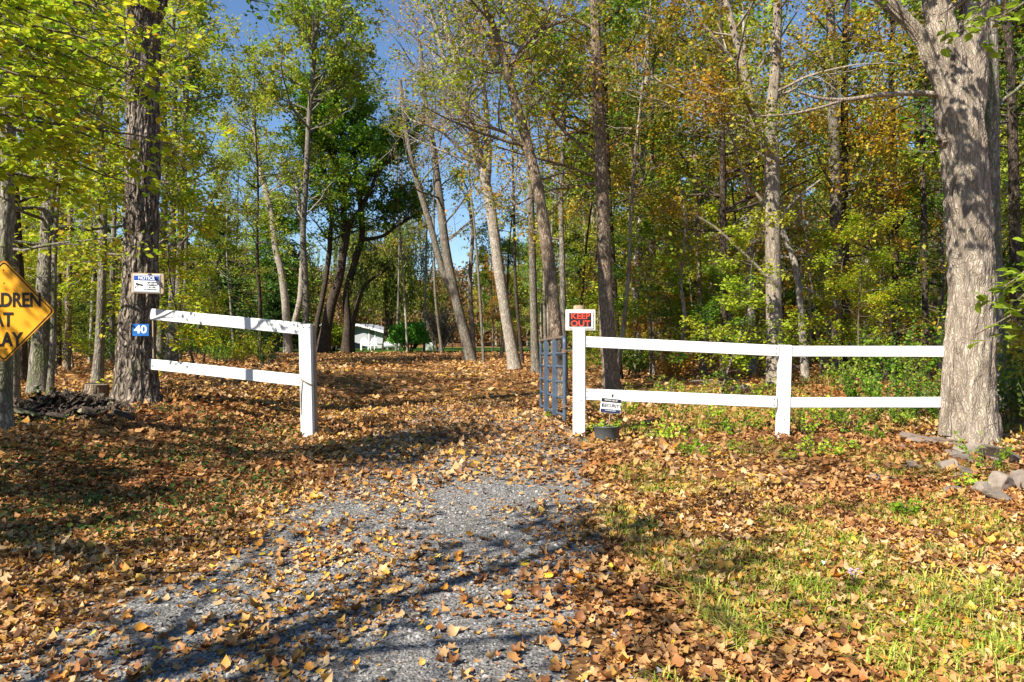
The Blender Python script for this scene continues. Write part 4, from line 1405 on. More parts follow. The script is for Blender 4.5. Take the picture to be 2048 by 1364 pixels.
# low trees that close the view beyond the end of the drive
for (px, y, q, sc, b_, l_) in [(985, 48, 3, .62, 'bark_grey', 'leaf_green'), (1035, 52, 1, .62, 'bark_pale', 'leaf_olive'), (1090, 44, 3, .72, 'bark_grey', 'leaf_green'), (1120, 56, 1, .8, 'bark_pale', 'leaf_mixed'), (1060, 62, 0, .62, 'bark_grey', 'leaf_green'),
                             (965, 66, 3, .62, 'bark_pale', 'leaf_mixed'), (1010, 70, 1, .66, 'bark_grey', 'leaf_olive'), (905, 76, 3, .6, 'bark_pale', 'leaf_brown'), (1145, 47, 4, .7, 'bark_grey', 'leaf_olive'), (1000, 38, 3, .42, 'bark_grey', 'leaf_orange'), (1085, 36, 3, .5, 'bark_pale', 'leaf_olive')]:
    s = ((px - MID) / FPX * y, float(y))
    plant(mids, q, *s, sc, px * .7, b_, l_, 'forest_tree', tell(f'low {COLOUR[l_]}-leaved tree with {BARK[b_]} trunk', *s), 'tree', 'low trees beyond the end of the drive')

# left woods
for k in range(24):
    s = spot(-150, 540, 24, 62, 3.0)
    if s is None: continue
    px = MID + s[0] / s[1] * FPX
    l_ = rn.choice(['leaf_yellowgreen', 'leaf_yellowgreen', 'leaf_green', 'leaf_olive']) if px < 330 else rn.choice(['leaf_olive', 'leaf_green', 'leaf_yellowgreen', 'leaf_green'])
    b_ = rn.choice(['bark_grey', 'bark_dark', 'bark_mossy'])
    plant(mids, rn.randrange(5), *s, rn.uniform(.8, 1.05), rn.uniform(0, 6.28), b_, l_, 'forest_tree', tell(f'{COLOUR[l_]}-leaved tree with {BARK[b_]} trunk', *s), 'tree', 'tall trees deep in the woods left of the drive')
for k in range(24):
    s = spot(-200, 420, 13.5, 36, 1.6)
    if s is None: continue
    l_ = rn.choice(['leaf_yellowgreen', 'leaf_yellowgreen', 'leaf_lime', 'leaf_olive'])
    plant(saps, rn.randrange(4), *s, rn.uniform(.6, 1.0), rn.uniform(0, 6.28), 'twig_bark', l_, 'forest_sapling', tell(f'{COLOUR[l_]}-leaved young tree', *s), 'sapling', 'saplings under the woods left of the drive')

# trees that stand behind the photographer on the left and throw their shade on the verge
wisp = [proto(410, 6.4, dict(z0=2.2, n=13, len=1.25, el=28, k2=4, k3=3, flat=.5), 420, .085, lean=.3, r0=.05)]
thin = [proto(400, 12.0, dict(z0=4.5, n=22, len=3.4, el=22, k2=5, k3=3, flat=.5), 1900, .12, lean=.4, r0=.11)]
for k, (p_, q, x, y, l_, s, lab) in enumerate([(saps, 0, -6.8, 4.3, 'leaf_yellowgreen', .8, 'nearest of the leafy saplings beside the verge'), (saps, 2, -7.6, 4.6, 'leaf_yellowgreen', .72, 'taller leafy sapling beside the verge near the yellow sign'),
                                          (saps, 1, -6.2, 3.0, 'leaf_olive', .85, 'low olive sapling beside the road edge'), (saps, 3, -8.6, 5.6, 'leaf_green', .9, 'green sapling set back behind the other verge saplings'),
                                          (wisp, 0, -4.2, 1.2, 'leaf_yellowgreen', 1.0, 'sparse sapling by the road just behind the photographer'), (thin, 0, -5.0, .2, 'leaf_olive', .95, 'thin-crowned roadside tree behind the photographer'),
                                          (thin, 0, -11.5, -1.0, 'leaf_yellowgreen', 1.0, 'thin-crowned roadside tree farther along the road'), (saps, 1, -6.9, 2.4, 'leaf_olive', .8, 'bushy sapling at the road edge beside the photographer')]):
    plant(p_, q, x, y, s, k * 1.3, 'bark_grey', l_, 'roadside_tree', lab, 'tree', 'roadside trees left of the photographer')

# the far wood on the hill: one mass
def far_mass(n, x0, x1, y0, y1, h0, h1, nl, seed, cond=None):
    g = np.random.default_rng(seed)
    tb, lb = MB(), MB()
    x, y = g.uniform(x0, x1, n), g.uniform(y0, y1, n)
    for i in range(n):
        if cond and not cond(x[i], y[i]): continue
        H = g.uniform(h0, h1)
        z = gz1(x[i], y[i])
        p = np.array([[x[i], y[i], z - .2], [x[i] + g.normal(0, .3), y[i], z + H * .5], [x[i] + g.normal(0, .5), y[i], z + H]])
        V, F = tube(p, [.16, .1, .03], 5)
        tb.add(V, F)
        u = g.uniform(.12, 1, (nl, 1))
        az = g.uniform(0, 2 * np.pi, (nl, 1))
        rr = H * .2 * np.sqrt(np.clip(1.15 - u, .05, 1)) * np.sqrt(g.uniform(.15, 1, (nl, 1)))
        nz = g.normal(size=(nl, 3)) * .5
        cpos = np.concatenate([x[i] + rr * np.cos(az), y[i] + rr * np.sin(az), z + H * u], 1)
        cpos = cpos + (vnoise(cpos * .9)[:, None] - .5) * 1.6 + nz * .5
        V, F = scatter(T_SMALL, cpos, g.uniform(.25, .55, nl), g.normal(size=(nl, 3)) + np.array([0, 0, .8]))
        lb.add(V, F)
    return tb, lb


tb, lb = far_mass(210, -70, 60, 72, 120, 8, 14, 620, 41, lambda x, y: 200 < MID + x / y * FPX < 500 or 1030 < MID + x / y * FPX < 1650)
o = tag(obj('far_woods', lb, leaf_mat('leaf_far', [(.05, .09, .018), (.10, .14, .025), (.18, .15, .03), (.15, .09, .025)], [(.20, .10, .03), (.14, .07, .028), (.09, .12, .025)], trans=.3, clump=.06)), 'far wooded hill of autumn trees behind the house', 'woods', kind='stuff')
t_ = obj('tree_trunks', tb, M['bark_grey'], None, True)
tag(t_, 'mass of thin trunks in the far wood behind the house', 'woods', kind='stuff')
tb, lb = far_mass(130, -46, 4, 92, 135, 6.5, 10.5, 650, 43, lambda x, y: 500 < MID + x / y * FPX < 1060)
tag(obj('far_woods', lb, leaf_mat('leaf_far_russet', [(.22, .10, .035), (.3, .15, .05), (.16, .12, .035), (.12, .13, .03)], [(.25, .10, .04), (.14, .14, .035)], trans=.3, clump=.08)), 'low russet trees on the hill beyond the white house', 'woods', kind='stuff')
tag(obj('tree_trunks', tb, M['bark_pale'], None, True), 'mass of pale thin trunks on the hill beyond the white house', 'woods', kind='stuff')

# ------------------------------------------------------------------ paints and metals
t = NT('white_paint')
a = t.noise(3.0, 5, .65, stretch=(1, 1, 1))
gr = t.noise(5.0, 5, .7, stretch=(.25, 6, 6), seed=3)
c = t.ramp(a, [(.3, (.60, .60, .59)), (.6, (.74, .74, .73))])
c = t.mix(t.ramp(gr, [(.58, (0, 0, 0)), (.70, (.55, .55, .55))]), c, (.36, .34, .29))
M['white_paint'] = t.out(c, .55, .3, normal=t.bump(gr, .15, .004))
M['old_wood'] = plain_mat('old_wood', (.30, .23, .15), .85, .15, var=.4, scale=8, bump=.4, stretch=(4, 4, .4))
M['pale_board'] = plain_mat('pale_board', (.60, .54, .45), .8, .2, var=.22, scale=7, bump=.3, stretch=(.5, 4, 4))
M['tan_board'] = plain_mat('tan_board', (.36, .27, .18), .85, .15, var=.3, scale=7, bump=.3, stretch=(.5, 4, 4))
M['gate_rust'] = plain_mat('gate_rust', (.12, .085, .065), .8, .2, var=.5, scale=14, bump=.3)
M['gate_paint'] = plain_mat('gate_paint', (.062, .085, .12), .45, .5, var=.35, scale=9, bump=.15)
M['gate_rust'] = plain_mat('gate_rust', (.12, .085, .065), .8, .2, var=.5, scale=14, bump=.3)
M['black'] = plain_mat('black', (.012, .012, .013), .5, .3, bump=0)
M['sign_red'] = plain_mat('sign_red', (.80, .07, .035), .5, .3, bump=0, var=.1)
M['sign_black'] = plain_mat('sign_black', (.018, .016, .017), .4, .4, bump=0)
M['sign_white'] = plain_mat('sign_white', (.78, .78, .77), .45, .4, bump=0, var=.05)
M['sign_blue'] = plain_mat('sign_blue', (.012, .06, .32), .4, .4, bump=0, var=.25, scale=12)
M['navy'] = plain_mat('navy', (.02, .03, .08), .4, .4, bump=0)
M['plate_blue'] = plain_mat('plate_blue', (.012, .12, .42), .4, .45, bump=0, var=.25, scale=20)
M['tub'] = plain_mat('tub', (.065, .07, .07), .6, .3, var=.2, scale=7, bump=.12)
M['soil'] = plain_mat('soil', (.03, .022, .015), .95, .1, var=.5, scale=30, bump=.6)
t = NT('yellow_sign')
rust = t.noise(5.0, 6, .7)
c = t.mix(t.ramp(rust, [(.66, (0, 0, 0)), (.78, (.7, .7, .7))]), (.74, .34, .008), (.42, .17, .02))
M['yellow_sign'] = t.out(c, .5, .35, normal=t.bump(rust, .08, .004))
M['rust'] = plain_mat('rust', (.22, .085, .03), .85, .1, var=.5, scale=20, bump=.3)


def text_mesh(name, body, height, mat, loc, parent, rot=None, bold=0.0, squash=1.0, depth=.0015, align='CENTER', roll=0.0):
    """lettering that stands up in the XZ plane and faces the photographer"""
    cu = bpy.data.curves.new(name, 'FONT')
    cu.body = body
    cu.size = height / 0.7
    cu.align_x = align
    cu.align_y = 'CENTER'
    cu.extrude = depth
    cu.offset = bold * height
    cu.resolution_u = 3
    tmp = bpy.data.objects.new(name, cu)
    COL.objects.link(tmp)
    bpy.context.view_layer.update()
    me = bpy.data.meshes.new_from_object(tmp.evaluated_get(bpy.context.evaluated_depsgraph_get()))
    bpy.data.objects.remove(tmp)
    me.name = name
    me.materials.clear()
    me.materials.append(mat)
    o = bpy.data.objects.new(name, me)
    COL.objects.link(o)
    m = Matrix.Rotation(roll, 4, 'Y') @ Matrix.Rotation(math.pi / 2, 4, 'X')
    o.rotation_euler = (rot @ m if rot else m).to_euler()
    o.scale = (squash, 1, 1)
    o.parent = parent
    o.location = tuple(np.asarray(loc, float) - wloc(parent))
    return o


# ------------------------------------------------------------------ white fences
def rail_px(mb, x0, t0, b0, x1, t1, b1, Y0, Y1, th=.045):
    A0, A1 = PX(x0, t0, Y0), PX(x0, b0, Y0)
    B0, B1 = PX(x1, t1, Y1), PX(x1, b1, Y1)
    mb.bar((A0 + A1) / 2, (B0 + B1) / 2, th, (np.linalg.norm(A0 - A1) + np.linalg.norm(B0 - B1)) / 2, up=(0, 0, 1), bev=.006)


RFY = 10.15
px0 = PX(1158, 868, RFY)
rf = thing('rail_fence', 'two-rail white board fence right of the gate, running to the massive pale tree', 'fence', (px0[0], RFY, gz1(px0[0], RFY)))
mb = MB(); p0, p1 = PX(1158, 872, RFY), PX(1158, 665, RFY)
mb.box((p0 + p1) / 2, (.165, .125, p1[2] - p0[2] + .12), bev=.008); obj('post', mb, M['white_paint'], rf)
Y2 = 9.95
mb = MB(); p0, p1 = PX(1564, 884, Y2), PX(1570, 690, Y2)
mb.bar(p0 - np.array([0, 0, .06]), p1, .158, .12, up=(0, 1, 0), bev=.008); obj('post', mb, M['white_paint'], rf)
for (x0_, a0, c0, x1_, a1, c1, Ya, Yb) in ((1170.5, 672, 695, 1557, 691, 712, RFY, Y2), (1582.5, 692, 713, 1899, 692, 714, Y2, 9.62), (1170.5, 777, 800, 1553, 793, 815, RFY, Y2), (1579.5, 795, 815, 1896, 794, 815, Y2, 9.62)):
    mb = MB(); rail_px(mb, x0_, a0, c0, x1_, a1, c1, Ya - .02, Yb - .02); obj('rail', mb, M['white_paint'], rf)

LFY = 10.0
px0 = PX(613, 866, LFY)
lf = thing('rail_fence', 'short two-rail white fence sloping down from the furrowed tree to its end post', 'fence', (px0[0], LFY, gz1(px0[0], LFY)))
mb = MB(); p0, p1 = PX(616, 870, LFY), PX(611, 648, LFY)
mb.bar(p0 - np.array([0, 0, .06]), p1, .165, .10, up=(0, 1, 0), bev=.008); obj('post', mb, M['white_paint'], lf)
mb = MB(); p0, p1 = PX(626, 868, LFY + .12), PX(620, 652, LFY + .12)
mb.tube(np.array([p0 - [0, 0, .1], p1]), .075, 12); o = obj('backing_post', mb, M['old_wood'], lf, True); o['label'] = 'brown round post behind the white one'
for (x0_, a0, c0, x1_, a1, c1) in ((300, 616, 640, 600.5, 646, 668), (298, 717, 739, 603, 750, 772)):
    mb = MB(); rail_px(mb, x0_, a0, c0, x1_, a1, c1, 10.92, LFY + .01); obj('rail', mb, M['white_paint'], lf)
mb = MB(); mb.tube(catmull([PX(601, 757, 9.93), PX(612, 764, 9.925), PX(626, 770, 9.95), PX(632, 772, 10.1)], 4), .007, 6)
mb.tube(catmull([PX(602, 757, 9.93), PX(601.5, 790, 9.94), PX(602.5, 830, 9.95)], 4), .006, 6)
obj('rope', mb, M['tan_board'], lf, True)
mb = MB(); mb.tube(np.array([PX(306, 641, 10.85), PX(307, 716, 10.85)]), .012, 6); obj('brace', mb, M['old_wood'], lf, True)

# nail heads
for fence, spots in ((rf, [(1174, 678, RFY - .045), (1174, 690, RFY - .045), (1174, 783, RFY - .045), (1174, 795, RFY - .045), (1552, 696, Y2 - .045), (1552, 707, Y2 - .045), (1549, 798, Y2 - .045), (1549, 810, Y2 - .045), (1587, 697, Y2 - .044), (1587, 708, Y2 - .044), (1584, 800, Y2 - .044), (1584, 811, Y2 - .044), (1162, 800, RFY - .063), (1568, 838, Y2 - .062)]),
                     (lf, [(596, 652, LFY - .014), (596, 662, LFY - .014), (598, 755, LFY - .014), (598, 767, LFY - .014), (607, 655, LFY - .052), (618, 655, LFY - .052)])):
    for (x, y, Y) in spots:
        p = PX(x, y, Y)
        mb = MB(); mb.tube(np.array([p + [0, -.003, 0], p + [0, .01, 0]]), .008, 8)
        obj('nail', mb, M['gate_rust'], fence)

# ------------------------------------------------------------------ steel tube gate, swung open
ga, gb = np.array([.765, 10.75]), np.array([.515, 13.1])
gt = thing('farm_gate', 'blue-grey steel tube gate swung open beside the white gate post', 'gate', (ga[0], ga[1], gz1(*ga)))


def G(u, z):
    """a spot on the gate: u along it, z height; the free end hangs lower"""
    return np.array([ga[0] + (gb[0] - ga[0]) * u, ga[1] + (gb[1] - ga[1]) * u, z - .10 * u])


zt, zb_ = 1.36, .20
mb = MB(); mb.tube(np.concatenate([[G(0, zb_ - .05)], catmull([G(0, .5), G(0, 1.0), G(0, zt - .13), G(.012, zt - .04), G(.05, zt)], 5)]), .031, 12); o = obj('frame_upright', mb, M['gate_paint'], gt, True)
mb = MB(); mb.tube(np.array([G(.05, zt), G(.5, zt + .004), G(1, zt)]), .029, 12); o = obj('top_tube', mb, M['gate_rust'], gt, True)
o['label'] = 'rust-darkened top tube'
mb = MB(); mb.tube(np.array([G(1, zb_ - .03), G(1, zt)]), .028, 12); obj('frame_upright', mb, M['gate_paint'], gt, True)
for z in (.22, .47, .70, .93, 1.13):
    mb = MB(); mb.tube(np.array([G(.0, z), G(.5, z - .01), G(1, z)]), .022, 10)
    obj('bar', mb, M['gate_paint'], gt, True)
for u in (.30, .66):
    mb = MB(); mb.bar(G(u, zb_ - .03) + np.array([-.026, 0, 0]), G(u, zt - .01) + np.array([-.026, 0, 0]), .012, .085, up=(1, 0, 0), bev=.003)
    obj('stay', mb, M['gate_paint'], gt)
for z in (.36, 1.16):
    mb = MB(); mb.tube(np.array([G(0, z) + [0, 0, -.03], G(0, z) + [0, 0, .03]]), .042, 12); mb.tube(np.array([G(0, z), np.array([px0[0] * 0 + PX(1150, 700, 10.4)[0], 10.4, z])]), .012, 8)
    obj('hinge', mb, M['gate_rust'], gt, True)
mb = MB(); mb.tube(catmull([G(.32, .74), G(.28, .70), G(.2, .72), G(.12, .69), G(.02, .73)], 5), .012, 6)
obj('chain', mb, M['gate_rust'], gt, True)

# ------------------------------------------------------------------ keep out sign on its round post
kp = PX(1158, 660, 10.36)
kr = thing('keep_out_sign', 'black and red KEEP OUT sign on a whitish board and round wooden post', 'sign', (kp[0], 10.36, gz1(kp[0], 10.36)))
mb = MB(); zt_ = PX(1158, 611, 10.36)[2]
mb.tube(np.array([[kp[0], 10.36, -.1], [kp[0], 10.36, .9], [kp[0], 10.36, zt_ - .012], [kp[0], 10.36, zt_]]), [.083, .081, .08, .073], 18)
obj('post', mb, M['old_wood'], kr, True)
KY = 10.255
c0 = PX(1161, 640, KY)
mb = MB(); mb.box(c0, ((1191 - 1131) / FPX * KY, .03, 42 / FPX * KY), bev=.004); bd = obj('board', mb, M['pale_board'], kr)
mb = MB()
w_, h_ = 51 / FPX * KY, 34 / FPX * KY
cc = c0 + np.array([-.004, -.021, 0])
for sx, sz, ww, hh in ((0, 1, w_, .022), (0, -1, w_, .022), (1, 0, .022, h_ - .044), (-1, 0, .022, h_ - .044)):
    mb.box(cc + np.array([sx * (w_ - .022) / 2, 0, sz * (h_ - .022) / 2]), (ww, .012, hh), bev=.002)
obj('molding', mb, M['sign_white'], bd)
mb = MB(); mb.box(c0 + np.array([-.004, -.0185, 0]), (w_ - .046, .007, h_ - .046)); pn = obj('panel', mb, M['sign_black'], bd)
text_mesh('lettering', 'KEEP', .078, M['sign_red'], c0 + np.array([-.004, -.0235, .05]), bd, bold=.025, squash=1.12)
text_mesh('lettering', 'OUT', .078, M['sign_red'], c0 + np.array([-.004, -.0235, -.052]), bd, bold=.025, squash=1.15)

# ------------------------------------------------------------------ notice board and number plate nailed to the furrowed tree
NY = 10.62
c0 = PX(296, 567, NY)
roll = math.radians(1.5)
nr = thing('notice_sign', 'blue and white camera NOTICE sign screwed to a tan board on the furrowed tree', 'sign', c0)
Rm = np.array(Matrix.Rotation(roll, 3, 'Y'))
mb = MB(); mb.box(c0, (66 / FPX * NY, .03, 41 / FPX * NY), Rm, bev=.004); obj('board', mb, M['tan_board'], nr)
sw, sh = 54 / FPX * NY, 36 / FPX * NY
def NO(dx, dy, dz): return c0 + Rm @ np.array([dx - .01, dy, dz])
mb = MB(); mb.box(NO(0, -.021, 0), (sw, .008, sh), Rm, bev=.002); pl_ = obj('plate', mb, M['sign_white'], nr)
mb = MB()
for sx, sz, ww, hh in ((0, 1, sw - .016, .007), (0, -1, sw - .016, .007), (1, 0, .007, sh - .03), (-1, 0, .007, sh - .03)):
    mb.box(NO(sx * (sw / 2 - .0105), -.0255, sz * (sh / 2 - .0105)), (ww, .002, hh), Rm)
obj('border', mb, M['navy'], pl_)
mb = MB(); mb.box(NO(0, -.0262, sh / 2 - .055), (sw - .036, .003, .066), Rm, bev=.001); obj('band', mb, M['sign_blue'], pl_)
text_mesh('lettering', 'NOTICE', .045, M['sign_white'], NO(.0, -.029, sh / 2 - .055), pl_, bold=.03, roll=roll)
mb = MB()
mb.bar(NO(-.135, -.027, -.01), NO(-.05, -.027, -.03), .003, .022, up=Rm @ np.array([0, 0, 1]))
mb.bar(NO(-.148, -.027, -.006), NO(-.138, -.027, -.009), .003, .034, up=Rm @ np.array([0, 0, 1]))
mb.bar(NO(-.11, -.027, -.018), NO(-.14, -.027, -.05), .003, .008)
mb.bar(NO(-.155, -.027, -.045), NO(-.155, -.027, -.07), .003, .01)
obj('camera_symbol', mb, M['black'], pl_)
text_mesh('lettering', 'SECURITY', .024, M['navy'], NO(.085, -.027, .012), pl_, bold=.02, roll=roll)
text_mesh('lettering', 'CAMERAS', .024, M['navy'], NO(.085, -.027, -.023), pl_, bold=.02, roll=roll)
text_mesh('lettering', 'IN USE', .022, M['navy'], NO(.085, -.027, -.056), pl_, bold=.02, roll=roll)
text_mesh('lettering', 'ON THESE PREMISES', .014, M['navy'], NO(.06, -.027, -.088), pl_, bold=.02, roll=roll)

NP = 10.70
c0 = PX(281.5, 660, NP)
npn = thing('number_plate', 'blue house number plate reading 40 nailed to the furrowed tree', 'number plate', c0)
mb = MB(); mb.box(c0, (33 / FPX * NP, .006, 24 / FPX * NP), bev=.002); obj('plate', mb, M['plate_blue'], npn)
text_mesh('lettering', '40', 15.5 / FPX * NP, M['sign_white'], c0 + np.array([0, -.005, .004]), npn, bold=.035, squash=1.15)

# ------------------------------------------------------------------ yellow diamond sign
YD = 7.95
c0 = PX(8, 622, YD)
hd = 104 / FPX * YD
ys_ = thing('warning_sign', 'yellow diamond sign reading CHILDREN AT PLAY on a pale trunk', 'sign', c0)
mb = MB()
def rounded_diamond(r, rad, y, k=4):
    pts = []
    for q in range(4):
        a0 = q * math.pi / 2
        cx, cz = (r - rad * math.sqrt(2)) * math.cos(a0), (r - rad * math.sqrt(2)) * math.sin(a0)
        for j in range(k + 1):
            a = a0 - math.pi / 4 + j / k * math.pi / 2
            pts.append((cx + rad * math.cos(a), y, cz + rad * math.sin(a)))
    return np.array(pts)
def plate_of(pts, th):
    n = len(pts)
    back = pts + np.array([0, th, 0])
    V = np.concatenate([pts, back, pts.mean(0)[None], back.mean(0)[None]])
    tri = [[2 * n, i, (i + 1) % n] for i in range(n)] + [[2 * n + 1, n + (i + 1) % n, n + i] for i in range(n)]
    quad = [[i, n + i, n + (i + 1) % n, (i + 1) % n] for i in range(n)]
    return V, [np.array(tri), np.array(quad)]
V, F = plate_of(rounded_diamond(hd, .04, 0), .004)
mb.add2(V + c0, F)
pl_ = obj('panel', mb, M['yellow_sign'], ys_)
mb = MB()
a_ = rounded_diamond(hd - .022, .035, -.0022); b_ = rounded_diamond(hd - .042, .03, -.0022)
n_ = len(a_)
V = np.concatenate([a_, b_]) + c0
mb.add(V, np.array([[i, n_ + i, n_ + (i + 1) % n_, (i + 1) % n_] for i in range(n_)]))
obj('border', mb, M['black'], ys_)
mb = MB()
for q in range(4):
    pass
e_ = rounded_diamond(hd + .003, .04, .001); f_ = rounded_diamond(hd - .006, .04, -.0015)
mb.add(np.concatenate([e_, f_]) + c0, np.array([[i, n_ + i, n_ + (i + 1) % n_, (i + 1) % n_] for i in range(n_)]))
obj('edge', mb, M['rust'], ys_)
lh = 27.5 / FPX * YD
for s_, zz, sq in (('CHILDREN', 601, .80), ('AT', 640.5, .82), ('PLAY', 680, .82)):
    text_mesh('lettering', s_, lh, M['black'], np.array([c0[0] - (.0 if s_ != 'AT' else .01), YD - .004, PX(0, zz, YD)[2]]), ys_, bold=.035, squash=sq)
mb = MB()
for xx, yy in ((7, 540), (8, 566), (13, 698)):
    p = PX(xx, yy, YD); mb.tube(np.array([p + [0, -.004, 0], p + [0, .06, 0]]), .008, 8)
obj('bolt', mb, M['rust'], ys_)

# ------------------------------------------------------------------ tub with plants and the yard sign stuck in it
BY = 9.75
c0 = PX(1213.5, 880, BY)
gzb = gz1(c0[0], BY)
bk = thing('planter_tub', 'low dark grey plastic tub of green plants at the foot of the gate post', 'planter', (c0[0], BY, gzb))
prof = [(.0, .0), (.140, .0), (.152, .012), (.158, .05), (.167, .188), (.172, .192), (.172, .204), (.164, .204), (.158, .19), (.152, .15), (.0, .15)]
n_ = 32
a = np.arange(n_) / n_ * 2 * np.pi
V = np.concatenate([np.stack([c0[0] + r * np.cos(a) * (1 + .015 * np.cos(2 * a)), BY + r * np.sin(a), np.full(n_, gzb + z)], 1) for r, z in prof])
F = np.array([[k * n_ + i, k * n_ + (i + 1) % n_, (k + 1) * n_ + (i + 1) % n_, (k + 1) * n_ + i] for k in range(len(prof) - 1) for i in range(n_)])
mi = np.repeat([0] * (len(prof) - 2) + [1], n_)
obj('tub', (V, [F]), [M['tub'], M['soil']], bk, True, midx=mi)
g = np.random.default_rng(3)
for k, (dx, dy, hh) in enumerate(((-.08, -.05, .09), (.0, -.08, .07), (.10, -.04, .09), (.13, .03, .07), (-.03, .06, .11), (.05, .04, .1), (-.12, .02, .06))):
    mb = MB()
    b_ = np.array([c0[0] + dx, BY + dy, gzb + .15])
    tp = b_ + np.array([dx * .5, dy * .5, hh])
    mb.tube(np.array([b_, (b_ + tp) / 2 + [0, 0, .01], tp]), .003, 5)
    m_ = 9
    pos = b_ + (tp - b_) * g.uniform(.3, 1, (m_, 1)) + g.normal(0, .018, (m_, 3))
    V, F = scatter(T_BIG, pos, g.uniform(.04, .075, m_), g.normal(0, .5, (m_, 3)) + np.array([0, -.35, 1]))
    mb.add(V, F)
    obj('plant', mb, M['weed_leaf'], bk)

SY = 9.62
tl = math.radians(5.5)
Rm = np.array(Matrix.Rotation(tl, 3, 'Y'))
c0 = PX(1221.5, 811.5, SY)
yr = thing('yard_sign', 'small tilted black and white security yard sign stuck in the tub', 'sign', c0)
sw, sh = 41 / FPX * SY, 30 / FPX * SY
def YO(dx, dy, dz): return c0 + Rm @ np.array([dx, dy, dz])
mb = MB(); mb.box(c0, (sw, .006, sh), Rm, bev=.002); pl_ = obj('panel', mb, M['sign_white'], yr)
mb = MB(); mb.box(YO(0, -.004, sh / 2 - .029), (sw - .012, .003, .046), Rm); o = obj('header', mb, M['sign_black'], pl_)
mb = MB(); mb.box(YO(0, -.004, -sh / 2 + .029), (sw - .012, .003, .046), Rm); o = obj('footer', mb, M['navy'], pl_)
text_mesh('lettering', 'PROTECTED BY', .017, M['sign_white'], YO(0, -.007, sh / 2 - .029), pl_, bold=.02, roll=tl)
text_mesh('lettering', 'SECURITY', .042, M['tub'], YO(.015, -.005, .0), pl_, bold=.03, roll=tl, squash=.92)
text_mesh('lettering', '24 HOUR ALARM', .013, M['sign_white'], YO(0, -.007, -sh / 2 + .034), pl_, bold=.02, roll=tl)
mb = MB(); mb.box(YO(-.11, -.0045, .0), (.02, .003, .045), Rm, bev=.001); obj('emblem', mb, M['sign_blue'], pl_)
mb = MB(); mb.tube(np.array([YO(.01, .006, sh / 2 + .03), YO(.0, .006, -.05), np.array([c0[0] - .02, SY + .05, gzb + .14])]), .009, 8); obj('stake', mb, M['old_wood'], yr, True)
mb = MB(); mb.tube(np.array([YO(.012, .0, sh / 2 + .02), YO(.012, .0, sh / 2 + .028), YO(.012, 0, sh / 2 + .046), YO(.012, 0, sh / 2 + .055)]), [.006, .014, .014, .005], 10); obj('finial', mb, M['sign_black'], yr, True)

# ------------------------------------------------------------------ white house beyond the lawn
HY = 80.0
t = NT('siding')
M['siding'] = t.out(t.ramp(t.noise(.8, 3, .6), [(.3, (.40, .42, .45)), (.7, (.46, .475, .49))]), .6, .3)
M['trim'] = plain_mat('trim', (.80, .80, .79), .5, .3, bump=0, var=.05)
M['window_dark'] = plain_mat('window_dark', (.16, .165, .17), .25, .5, bump=0, var=.3)
M['roof_grey'] = plain_mat('roof_grey', (.30, .31, .33), .8, .2, var=.3, scale=3)
M['roof_dark'] = plain_mat('roof_dark', (.05, .06, .06), .8, .2, var=.3, scale=3)
M['brown_wall'] = plain_mat('brown_wall', (.06, .05, .035), .85, .2, var=.3, scale=3)
zg = gz1(-15, HY)
xl, xr_ = PX(660, 0, HY)[0], PX(772, 0, HY)[0]
xm = PX(716, 0, HY)[0]
ez, rz_ = PX(0, 665, HY)[2], PX(0, 650, HY)[2]
hs = thing('white_house', 'small white clapboard house with a shallow gable across the lawn', 'house', (xm, HY, zg))
mb = MB()
nb_ = 19
bh = (ez - zg + .1) / nb_
for k in range(nb_):
    z0_ = zg - .1 + k * bh
    mb.box(((xl + xr_) / 2, HY + .04, z0_ + bh / 2), (xr_ - xl, .04, bh * .98), np.array(Matrix.Rotation(.09, 3, 'X')))
sd_ = obj('siding', mb, M['siding'], hs); sd_['kind'] = 'stuff'
mb = MB()
V = np.array([[xl, HY + .03, ez], [xr_, HY + .03, ez], [xm, HY + .03, rz_], [xl, HY + 9, ez], [xr_, HY + 9, ez], [xm, HY + 9, rz_], [xl, HY + .1, zg - .3], [xr_, HY + .1, zg - .3], [xl, HY + 9, zg - .3], [xr_, HY + 9, zg - .3], [xl, HY + .1, ez], [xr_, HY + .1, ez]])
mb.add2(V, [np.array([[0, 1, 2], [4, 3, 5]]), np.array([[7, 9, 4, 11], [8, 6, 10, 3], [9, 8, 3, 4], [6, 7, 11, 10]])])
obj('wall', mb, M['siding'], hs)
for sg, xe in ((1, xr_ + .55), (-1, xl - .55)):
    mb = MB()
    sl = (rz_ - ez) / (xr_ - xm)
    za = rz_ + .08
    zb2 = rz_ + .08 - sl * abs(xe - xm)
    mb.bar(np.array([xm, HY + 4.3, za]), np.array([xe, HY + 4.3, zb2]), 9.6, .09, up=(0, 0, 1)); rf_ = obj('roof', mb, M['roof_grey'], hs)
    mb = MB(); mb.bar(np.array([xm, HY - .53, za - .05]), np.array([xe, HY - .53, zb2 - .05]), .04, .24, up=(0, 0, 1)); obj('fascia', mb, M['trim'], rf_)
xd0, xd1 = PX(739, 0, HY)[0], PX(749, 0, HY)[0]
mb = MB(); zt2 = PX(0, 661.5, HY)[2]
mb.box(((xd0 + xd1) / 2, HY - .01, (zg + zt2) / 2), (xd1 - xd0, .05, zt2 - zg)); dr = obj('door', mb, M['window_dark'], hs)
for xx in (xd0 - .05, xd1 + .05):
    mb = MB(); mb.box((xx, HY - .025, (zg + zt2) / 2), (.1, .07, zt2 - zg)); obj('door_frame', mb, M['trim'], dr)
for xx in (xr_ - .05, xl + .05):
    mb = MB(); mb.box((xx, HY - .025, (zg + ez) / 2), (.16, .09, ez - zg)); obj('corner_board', mb, M['trim'], hs)
